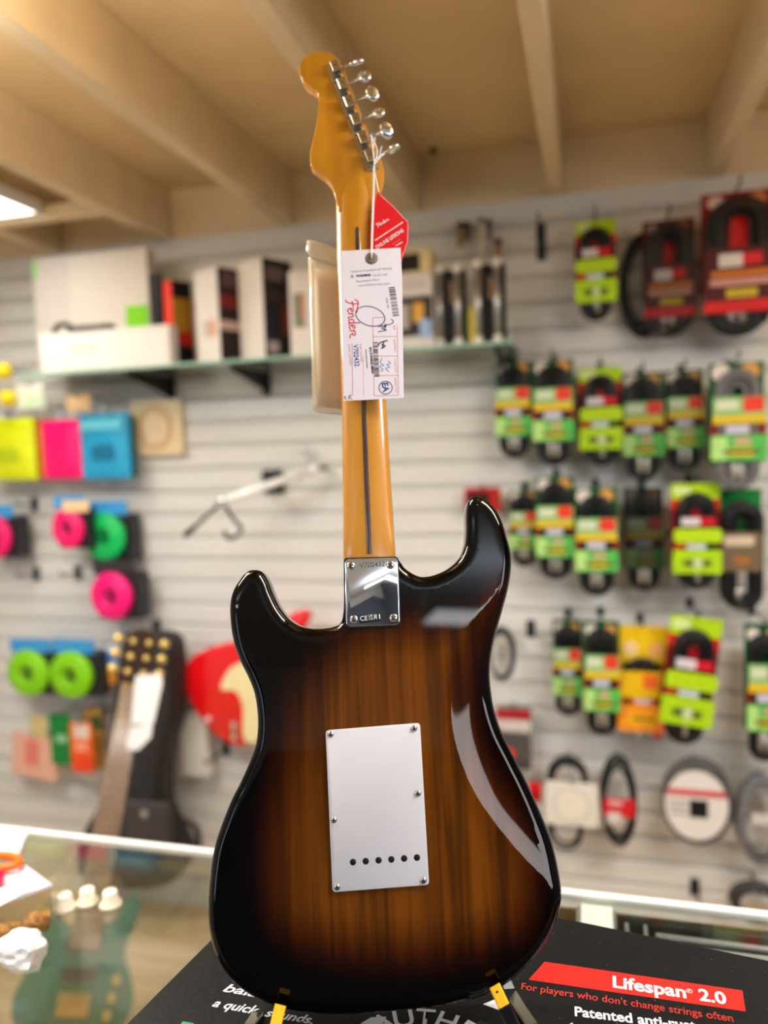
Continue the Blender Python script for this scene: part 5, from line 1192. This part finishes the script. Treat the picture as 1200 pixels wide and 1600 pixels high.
# red guitar hung sideways on the wall
Yr = DW - 0.11
ra, rb_ = at_y(291, 1060, Yr), at_y(470, 1100, Yr)
rdir = Vector((rb_.x - ra.x, 0, rb_.z - ra.z)).normalized()
red = thing('red_electric_guitar', 'red electric guitar with cream pickguard hanging on its side behind the sunburst one', 'guitar', (ra.x, Yr, ra.z))
rp_ = [(291, 1062), (294, 1040), (308, 1022), (334, 1010), (366, 1003), (396, 1003), (425, 992), (446, 968), (464, 955), (481, 953), (486, 962), (478, 980), (468, 1000), (470, 1025), (480, 1050), (500, 1062), (520, 1075), (530, 1092), (522, 1104), (500, 1106), (478, 1110), (455, 1130), (425, 1150), (395, 1160), (366, 1160), (342, 1146), (320, 1122), (300, 1090)]
rpoly = spline([Vector((at_y(x, y, Yr).x - ra.x, at_y(x, y, Yr).z - ra.z)) for x, y in rp_], 90)
M_redlac = mat('red_lacquer', (226, 14, 22), 0.2, coat=0.8, vary=0.03)
b = MB(); slab(b, rpoly, -0.02, 0.02, 0.006, XZ); b.build('body', M_redlac, red, smooth=math.radians(40))
pgp = spline([Vector((at_y(x, y, Yr).x - ra.x, at_y(x, y, Yr).z - ra.z)) for x, y in ((358, 1050), (372, 1036), (392, 1030), (430, 1020), (462, 1030), (472, 1060), (470, 1090), (440, 1120), (412, 1150), (392, 1158), (384, 1140), (384, 1100), (372, 1076), (350, 1074))], 60)
b = MB(); b.prism([tuple(p) for p in pgp], XZ, 0.0202, 0.0225); b.build('pickguard', mat('cream_pickguard', (236, 226, 176), 0.35), red)
def rl(px, py, d): p = at_y(px, py, Yr); return Vector((p.x - ra.x, -d, p.z - ra.z))
b = MB(); b.lathe([(0.010, 0), (0.009, 0.012), (0, 0.013)], 16, Matrix.Translation(rl(331, 1120, 0.0203)) @ Matrix.Rotation(PI / 2, 4, 'X')); b.build('knob', mat('pale_knob', (236, 200, 196), 0.3), red)
b = MB(); q = rl(371, 1138, 0.022); b.box(q, (0.018, 0.004, 0.060), bevel=0.001); b.build('control_plate', M_nickel, red)
for k in range(2):
    b = MB(); b.lathe([(0.007, 0), (0.006, 0.010), (0, 0.011)], 14, Matrix.Translation(rl(371, 1128 + 20 * k, 0.0243)) @ Matrix.Rotation(PI / 2, 4, 'X')); b.build('control_knob', mat('pale_knob', (236, 200, 196), 0.3), red)
b = MB(); na, nb_ = rl(470, 1082, 0.02), rl(745, 1168, 0.02); b.tube([na, nb_], [0.024, 0.020], 12); b.build('neck', mat('neck_maple_pale', (196, 160, 112), 0.4), red)
b = MB(); hc = rl(775, 1178, 0.02); b.box(hc, (0.11, 0.016, 0.075), Matrix.Rotation(math.atan2(-(nb_ - na).z, (nb_ - na).x), 3, 'Y'), 0.008); b.build('headstock', M_redlac, red)
for px, py, lb in ((352, 1170, 'black peg hook carrying the red guitar body'), (640, 1162, 'black peg hook carrying the red guitar neck, behind the sunburst guitar')):
    hook(px, py, lb, 0.16)
# ------------------------------------------------------------------ right side: cables on printed cards
M_cable = mat('black_cable', (20, 20, 22), 0.45); M_plug = mat('plug_silver', (206, 204, 196), 0.3, metal=0.7)
def cable_pack(px0, px1, py0, py1, kind, label, Y=DW - 0.09, tilt=0.0, coil=(20, 20, 22), dim=1.0, group='cables on cards on the right', deep=0.0):
    ym = (py0 + py1) / 2; xc = (px0 + px1) / 2
    wd = at_y(px1, ym, Y).x - at_y(px0, ym, Y).x; zt, zb = at_y(xc, py0, Y).z, at_y(xc, py1, Y).z; h = zt - zb
    t = thing('cable_pack', label, 'cable pack', (at_y(xc, ym, Y).x, Y, zt), 0.0, group); t.rotation_euler = (0, math.radians(tilt), 0)
    def q(c): return pm(*[int(v * dim) for v in c])
    def rect(name, u0, u1, v0, v1, c, d, th=0.002, r=0.006):
        b = MB(); b.prism(rrect((u1 - u0) * wd, (v1 - v0) * h, min(r, 0.45 * (v1 - v0) * h, 0.45 * (u1 - u0) * wd), 4), XZ, d, d + th)
        return b.build(name, q(c), t, loc=(((u0 + u1) / 2 - 0.5) * wd, 0, -(v0 + v1) / 2 * h))
    def disc(name, u, v, r, c, d, ry=None):
        b = MB(); b.prism(circle(r * wd, 22, 0, 0, (ry or r) * wd), XZ, d, d + 0.002); return b.build(name, q(c), t, loc=((u - 0.5) * wd, 0, -v * h))
    def loops(v0, v1, ww, n=9, th=0.030):
        b = MB(); random.seed(int(px0 + py0)); m_ = mat('cable_%d_%d_%d' % tuple(int(v * dim) for v in coil), tuple(int(v * dim) for v in coil), 0.4)
        r = min(0.0045, wd * 0.045)
        for k in range(n):
            a = wd * ww * (1 - 0.13 * (k % 6)) * random.uniform(0.94, 1.02); hh = h * (v1 - v0) / 2; P = []
            hh *= 1 - 0.045 * (k % 6); cy = -(v0 + v1) / 2 * h + random.uniform(-1, 1) * h * 0.008; str_ = max(hh - a, 0)
            for i in range(36):
                an = 2 * PI * i / 36; P.append((a * math.cos(an), -0.006 - th * (k + 0.5) / n, cy + a * math.sin(an) * (hh - str_) / a + (str_ if math.sin(an) >= 0 else -str_)))
            b.tube(P, r, 7, closed=True)
        b.build('cable_coil', m_, t)
    D = 0.040
    if kind in ('green', 'greenwide'):
        rect('back_card', 0.0, 1.0, 0.0, 0.78, (24, 96, 50), -0.002, 0.003)
        loops(0.07, 0.97, 0.38)
        rect('header', 0.02, 0.98, 0.01, 0.135, (22, 84, 46), 0.002, 0.003); disc('round_logo', 0.22, 0.075, 0.17, (226, 216, 206), 0.006); disc('gold_seal', 0.74, 0.075, 0.17, (212, 160, 84), 0.006)
        rect('upper_label', 0.04, 0.98, 0.27, 0.41, (140, 190, 120), D, 0.002, 0.002); rect('pale_logo', 0.10, 0.50, 0.295, 0.365, (214, 222, 196), D + 0.0022, 0.001, 0.002); rect('red_square', 0.58, 0.94, 0.275, 0.385, (228, 62, 42), D + 0.0022, 0.001, 0.002)
        rect('yellow_band', 0.04, 0.98, 0.41, 0.475, (222, 190, 40), D, 0.0025, 0.001)
        rect('red_band', 0.0, 1.0, 0.475, 0.56, (130, 26, 36), 0.030, 0.002, 0.001); rect('white_logo', 0.28, 0.70, 0.485, 0.55, (206, 204, 226), 0.033, 0.002, 0.002)
        rect('lower_sleeve', 0.0, 1.0, 0.56, 0.755, (86, 186, 86), D, 0.004, 0.004); rect('pale_corner', 0.01, 0.30, 0.57, 0.745, (176, 220, 130), D + 0.0042, 0.001, 0.003); rect('yellow_logo', 0.34, 0.76, 0.66, 0.725, (214, 198, 44), D + 0.0042, 0.001, 0.003); rect('dark_print', 0.22, 0.88, 0.675, 0.70, (96, 60, 40), D + 0.0054, 0.0006, 0.001); rect('pink_print', 0.42, 0.72, 0.585, 0.63, (206, 160, 140), D + 0.0042, 0.001, 0.001)
        b = MB()
        b.lathe([(0, -0.004), (0.004, 0.0), (0.0032, 0.014), (0.0062, 0.016), (0.0062, 0.05), (0.004, 0.056), (0, 0.056)], 12, Matrix.Translation((-0.01, -0.03, -h * 0.94))); b.build('jack_plug', M_plug, t)
        b = MB(); b.lathe([(0, -0.004), (0.004, 0.0), (0.0032, 0.014), (0.0062, 0.016), (0.0062, 0.05), (0.004, 0.056), (0, 0.056)], 12, Matrix.Translation((0.010, -0.028, -h * 0.96))); b.build('jack_plug', M_plug, t)
    elif kind == 'lime':
        rect('back_card', 0.0, 1.0, 0.0, 0.72, (120, 18, 26), -0.002, 0.003); rect('header', 0.0, 1.0, 0.0, 0.15, (176, 214, 20), 0.002, 0.003); rect('pale_logo', 0.06, 0.40, 0.03, 0.10, (216, 232, 160), 0.0052, 0.001, 0.003); rect('red_band', 0.0, 1.0, 0.15, 0.25, (206, 44, 36), 0.002, 0.003, 0.001)
        loops(0.10, 0.98, 0.36); disc('red_disc', 0.5, 0.245, 0.24, (176, 18, 28), 0.010)
        rect('white_logo', 0.18, 0.56, 0.31, 0.385, (216, 206, 212), D, 0.002, 0.002); rect('red_logo', 0.56, 0.86, 0.31, 0.385, (206, 26, 46), D, 0.002, 0.002)
        rect('lime_pill', 0.02, 1.0, 0.41, 0.545, (178, 214, 26), D + 0.002, 0.003, 0.012); rect('white_strip', 0.3, 0.68, 0.55, 0.605, (206, 210, 226), 0.036, 0.002, 0.001); rect('red_strip', 0.04, 0.3, 0.55, 0.605, (190, 40, 36), 0.036, 0.002, 0.001)
        rect('lower_sleeve', 0.0, 1.0, 0.61, 0.83, (170, 212, 24), D, 0.004, 0.006); rect('dark_print', 0.22, 0.78, 0.70, 0.765, (96, 108, 36), D + 0.0042, 0.001, 0.001); rect('pale_print', 0.42, 0.6, 0.69, 0.775, (196, 210, 160), D + 0.0054, 0.0006, 0.001)
        b = MB(); b.lathe([(0, -0.004), (0.004, 0.0), (0.0032, 0.014), (0.0062, 0.016), (0.0062, 0.05), (0.004, 0.056), (0, 0.056)], 12, Matrix.Translation((0.004, -0.03, -h * 0.96))); b.build('jack_plug', M_plug, t)
    elif kind == 'red':
        rect('back_card', 0.0, 1.0, 0.0, 0.70, (120, 10, 16), -0.002, 0.003); rect('header', 0.0, 1.0, 0.0, 0.13, (140, 12, 18), 0.002, 0.003); disc('pale_logo', 0.2, 0.065, 0.12, (214, 190, 186), 0.006, 0.09); disc('gold_seal', 0.78, 0.065, 0.11, (200, 130, 70), 0.006)
        loops(0.07, 1.0, 0.44, 10, 0.05); disc('red_disc', 0.52, 0.30, 0.24, (214, 14, 22), 0.012, 0.27)
        D = 0.060
        rect('lower_card', 0.0, 1.0, 0.42, 0.86, (74, 12, 16), D, 0.003, 0.004); rect('white_logo', 0.2, 0.52, 0.46, 0.55, (222, 214, 212), D + 0.0032, 0.001, 0.002); rect('red_logo', 0.52, 0.78, 0.46, 0.54, (214, 24, 36), D + 0.0032, 0.001, 0.002)
        rect('orange_band', 0.1, 0.92, 0.575, 0.615, (206, 120, 24), D + 0.0032, 0.001, 0.001); rect('pale_print', 0.08, 0.9, 0.63, 0.675, (206, 150, 140), D + 0.0032, 0.001, 0.001); rect('gold_logo', 0.3, 0.72, 0.70, 0.76, (196, 170, 40), D + 0.0032, 0.001, 0.002); rect('red_base', 0.0, 1.0, 0.78, 0.86, (206, 22, 28), D + 0.0032, 0.001, 0.001)
        for k, (u, v) in enumerate(((0.38, 0.90), (0.66, 0.93), (0.54, 0.88), (0.84, 0.88))):
            b = MB(); b.lathe([(0.007, 0), (0.007, 0.042), (0.004, 0.05), (0, 0.05)], 12, Matrix.Translation(((u - 0.5) * wd, -0.045, -h * v - 0.02))); b.build('plug_shell', M_plug if k % 2 == 0 else M_cable, t)
    elif kind == 'yellow':
        rect('back_card', 0.0, 1.0, 0.0, 0.84, (226, 178, 30), -0.002, 0.003); rect('header', 0.06, 0.98, 0.0, 0.32, (236, 196, 20), 0.002, 0.010, 0.008); disc('pale_logo', 0.28, 0.20, 0.15, (240, 206, 150), 0.0125); disc('peach_seal', 0.76, 0.21, 0.14, (240, 180, 110), 0.0125)
        loops(0.28, 0.92, 0.36); rect('upper_label', 0.0, 0.9, 0.38, 0.62, (232, 186, 24), D, 0.004, 0.004); rect('red_square', 0.5, 0.78, 0.40, 0.53, (232, 106, 40), D + 0.0042, 0.001, 0.002); rect('pale_edge', 0.9, 1.0, 0.32, 0.60, (206, 206, 206), 0.03, 0.004, 0.002)
        rect('red_band', 0.1, 1.0, 0.625, 0.68, (226, 50, 36), 0.032, 0.002, 0.001); rect('white_logo', 0.35, 0.66, 0.63, 0.675, (226, 216, 226), 0.035, 0.001, 0.001)
        rect('lower_sleeve', 0.02, 0.96, 0.68, 0.92, (242, 150, 36), D, 0.004, 0.004); rect('gold_logo', 0.22, 0.78, 0.76, 0.85, (240, 186, 30), D + 0.0042, 0.001, 0.002); rect('salmon_side', 0.80, 0.98, 0.69, 0.91, (240, 120, 90), D + 0.0042, 0.001, 0.002); rect('dark_print', 0.3, 0.72, 0.79, 0.82, (150, 90, 24), D + 0.0055, 0.0006, 0.001)
        for u, m_ in ((0.42, M_plug), (0.78, pm(220, 60, 60))):
            b = MB(); b.lathe([(0, 0), (0.008, 0.004), (0.009, 0.02), (0.005, 0.03), (0, 0.03)], 12, Matrix.Translation(((u - 0.5) * wd, -0.03, -h))); b.build('jack_plug', m_, t)
    elif kind == 'khaki':
        rect('back_card', 0.0, 0.96, 0.0, 0.66, (16, 120, 50), -0.002, 0.003); rect('header', 0.0, 0.95, 0.04, 0.16, (18, 130, 52), 0.002, 0.003, 0.004)
        loops(0.10, 0.98, 0.42, 10, 0.045); disc('green_disc', 0.42, 0.24, 0.2, (30, 76, 28), 0.012); D = 0.055
        rect('lower_card', 0.02, 0.90, 0.34, 0.66, (112, 96, 76), D, 0.004, 0.008); rect('pale_logo', 0.06, 0.72, 0.37, 0.45, (206, 190, 168), D + 0.0042, 0.001, 0.010); rect('orange_logo', 0.3, 0.62, 0.54, 0.60, (170, 110, 44), D + 0.0042, 0.001, 0.002)
        b = MB(); b.lathe([(0, -0.004), (0.004, 0.0), (0.0032, 0.014), (0.007, 0.016), (0.007, 0.05), (0, 0.056)], 12, Matrix.Translation((-0.01, -0.04, -h * 0.97))); b.build('jack_plug', M_plug, t)
    hk = thing('display_hook', 'black peg hook carrying the ' + (' '.join(label.split()[:11]).rstrip(',') if len(label.split()) > 11 else label), 'hook', (t.location.x, DW, t.location.z - 0.004), 0.0, 'slatwall hooks')
    b = MB(); b.box((0, -0.0035, 0.010), (0.018, 0.005, 0.030), bevel=0.001); b.build('back_plate', M_black, hk)
    ln = DW - Y + 0.05; b = MB(); b.tube(spline([(0, -0.006, 0.012), (0, -ln * 0.6, 0.012), (0, -ln * 0.95, 0.014), (0, -ln, 0.030)], 10, False), 0.0028, 8); b.build('peg', M_black, hk)
    return t
cable_pack(898, 963, 344, 503, 'lime', 'lime green cable pack alone in the top row, under the ceiling')
cable_pack(1003, 1085, 344, 526, 'red', 'dark red cable pack, middle of the top row', dim=0.66)
cable_pack(1094, 1208, 300, 524, 'red', 'large bright red cable pack at the top right corner', Y=DW - 0.13)
cable_pack(775, 832, 566, 718, 'green', 'green cable pack at the left end of the second row', Y=DW - 0.07)
cable_pack(833, 897, 562, 730, 'green', 'bright green cable pack with white plugs, second in the second row')
cable_pack(905, 972, 574, 728, 'lime', 'lime green cable pack in the second row between dark green ones', dim=0.92, Y=DW - 0.08)
cable_pack(972, 1036, 582, 754, 'green', 'dim green cable pack right of the lime one in the second row', dim=0.80)
cable_pack(1038, 1098, 578, 738, 'green', 'narrow dim green cable pack, fifth in the second row', dim=0.80, Y=DW - 0.07)
cable_pack(1106, 1193, 566, 768, 'green', 'largest green cable pack with silver coil, right end of second row', Y=DW - 0.16, coil=(110, 110, 112))
cable_pack(797, 842, 766, 884, 'green', 'small green cable pack beside the upper horn of the guitar', Y=DW - 0.06, dim=0.9)
cable_pack(838, 898, 745, 906, 'green', 'green cable pack, second from the horn in the third row', Y=DW - 0.10)
cable_pack(898, 965, 762, 930, 'green', 'bright green cable pack with one white plug in the third row', Y=DW - 0.12)
cable_pack(974, 1036, 762, 924, 'green', 'very dark green cable pack in the third row', dim=0.36, Y=DW - 0.07)
cable_pack(1048, 1124, 755, 920, 'lime', 'bright lime cable pack in the third row, right of the dark one', Y=DW - 0.14)
cable_pack(1120, 1192, 764, 950, 'khaki', 'brown and black cable pack with green header, right end of third row', Y=DW - 0.11)
cable_pack(864, 910, 968, 1116, 'green', 'slim green cable pack at the left end of the fourth row', dim=0.9, Y=DW - 0.07)
cable_pack(912, 968, 970, 1146, 'green', 'green cable pack left of the yellow one', Y=DW - 0.10)
cable_pack(962, 1044, 978, 1148, 'yellow', 'yellow and orange cable pack in the fourth row', Y=DW - 0.08)
cable_pack(1048, 1130, 964, 1160, 'lime', 'tilted lime and red cable pack in the fourth row', Y=DW - 0.16, tilt=7)
cable_pack(1162, 1222, 974, 1186, 'green', 'green cable pack cut by the right edge of the photo', Y=DW - 0.15)
card(726, 782, 762, 800, (176, 30, 26), 'dark red packet tucked behind the upper horn', DW - 0.05, panels=(('black_print', 0.1, 0.7, 0.2, 0.8, (40, 20, 20)),))
# loose coils and packets of the lowest row
def coil(px, py, rx, ry, label, rgb=(22, 22, 24), n=5, Y=DW - 0.07, r=0.0045, group='loose cable coils on the right', wrap=None):
    c = at_y(px, py, Y); a = at_y(px + rx, py, Y).x - c.x; d = c.z - at_y(px, py + ry, Y).z
    t = thing('cable_coil', label, 'cable', tuple(c), 0.0, group); b = MB(); random.seed(int(px))
    for k in range(n):
        f = 1 - 0.07 * (k % 4); ox, oz = random.uniform(-1, 1) * a * 0.04, random.uniform(-1, 1) * d * 0.03
        b.tube([(a * f * math.cos(2 * PI * i / 40) + ox, -0.008 * k, d * f * math.sin(2 * PI * i / 40) + oz) for i in range(40)], r, 7, closed=True)
    b.build('loops', mat('cable_%d_%d_%d' % rgb, rgb, 0.4), t)
    for nm, u0, u1, v0, v1, cc, dd in (wrap or ()):
        g = MB(); g.box(((u0 + u1) / 2 * a, -0.008 * n - dd, (v0 + v1) / 2 * d), ((u1 - u0) * a, 0.003, (v1 - v0) * d), bevel=0.001); g.build(nm, pm(*cc), t)
    g = MB(); g.tube([(0, 0.055, d * 0.86), (0, -0.05, d * 0.86)], 0.004, 8); g.build('hanging_peg', M_black, t)
    return t
coil(1004, 450, 34, 78, 'black cable coil half hidden by the dark red pack', n=6, Y=DW - 0.012)
coil(784, 1022, 20, 40, 'black cable coil beside the guitar waist, above the grey packet', n=3, Y=DW - 0.05)
card(776, 830, 1106, 1200, (118, 112, 110), 'grey packet with red header right of the guitar waist', DW - 0.05, 0.03, panels=(('red_header', 0.0, 1.0, 0.0, 0.16, (170, 36, 44)), ('pale_band', 0.0, 1.0, 0.17, 0.36, (206, 198, 192)), ('dark_panel', 0.05, 0.95, 0.4, 0.97, (84, 80, 80))))
card(826, 846, 1222, 1252, (222, 26, 34), 'small red packet at the edge of the guitar body', DW - 0.09, panels=(('dark_print', 0.2, 0.8, 0.5, 0.8, (150, 16, 22)),))
coil(888, 1216, 30, 34, 'black cable coil behind the square white label', n=5, Y=DW - 0.08)
tcl = coil(884, 1290, 26, 28, 'lower black cable loops under the square white label', n=5, Y=DW - 0.08)
tw_ = card(852, 934, 1222, 1290, (226, 222, 212), 'square white cable label with round emblem in the lowest row', DW - 0.135, 0.006)
a = at_y(893, 1256, DW - 0.14); wd = at_y(934, 1256, DW - 0.135).x - at_y(852, 1256, DW - 0.135).x
for k, (r, c, d) in enumerate(((0.36, (206, 202, 196), 0.0032), (0.31, (230, 224, 208), 0.0045))):
    b = MB(); b.prism(circle(r * wd, 30), XZ, d, d + 0.001); b.build('round_emblem' if k else 'emblem_ring', pm(*c), tw_, loc=(0, 0, -(at_y(893, 1222, DW - 0.135).z - at_y(893, 1258, DW - 0.135).z)))
coil(966, 1246, 26, 66, 'tall black cable coil with red and white wrapper', n=6, wrap=(('red_wrapper', -0.92, 0.96, -0.26, 0.16, (206, 30, 40), 0.006), ('white_logo', -0.7, 0.1, -0.42, -0.16, (216, 206, 204), 0.008), ('pale_print', -0.6, 0.2, 0.0, 0.12, (226, 170, 170), 0.008)))
coil(1088, 1246, 54, 62, 'wide grey cable coil behind the round white label', (96, 94, 92), 6, wrap=None)
Yw = DW - 0.122; c = at_y(1088, 1258, Yw); a_ = at_y(1138, 1258, Yw).x - c.x; d_ = c.z - at_y(1088, 1312, Yw).z
t = thing('round_cable_label', 'round white cable label with red stripe and black square', 'label', tuple(c))
b = MB(); b.prism(circle(a_, 40, 0, 0, d_), XZ, 0, 0.003); b.build('disc', pm(228, 224, 220), t)
for nm, u0, u1, v0, v1, cc in (('red_stripe', -0.93, 0.93, 0.28, 0.44, (206, 50, 66)), ('black_square', -0.22, 0.36, -0.34, 0.16, (26, 24, 24)), ('grey_print', -0.88, -0.3, 0.06, 0.14, (170, 164, 162)), ('grey_print', -0.88, -0.3, -0.12, -0.04, (170, 164, 162)), ('grey_print', -0.82, -0.3, -0.30, -0.22, (170, 164, 162))):
    b = MB(); b.box(((u0 + u1) / 2 * a_, -0.0038, (v0 + v1) / 2 * d_), ((u1 - u0) * a_, 0.0014, (v1 - v0) * d_)); b.build(nm, pm(*cc), t)
coil(1186, 1276, 38, 66, 'silver grey cable coil at the right edge, lowest row', (120, 120, 122), 7, r=0.006, wrap=(('pale_wrapper', -0.5, 0.5, 0.05, 0.3, (206, 204, 200), 0.006),))
coil(1180, 1404, 40, 26, 'dark cable coil low at the right edge above the counter', (60, 58, 58), 5, r=0.006)
hook(1086, 1388, 'bright metal peg hook low on the wall right of the guitar', 0.10)
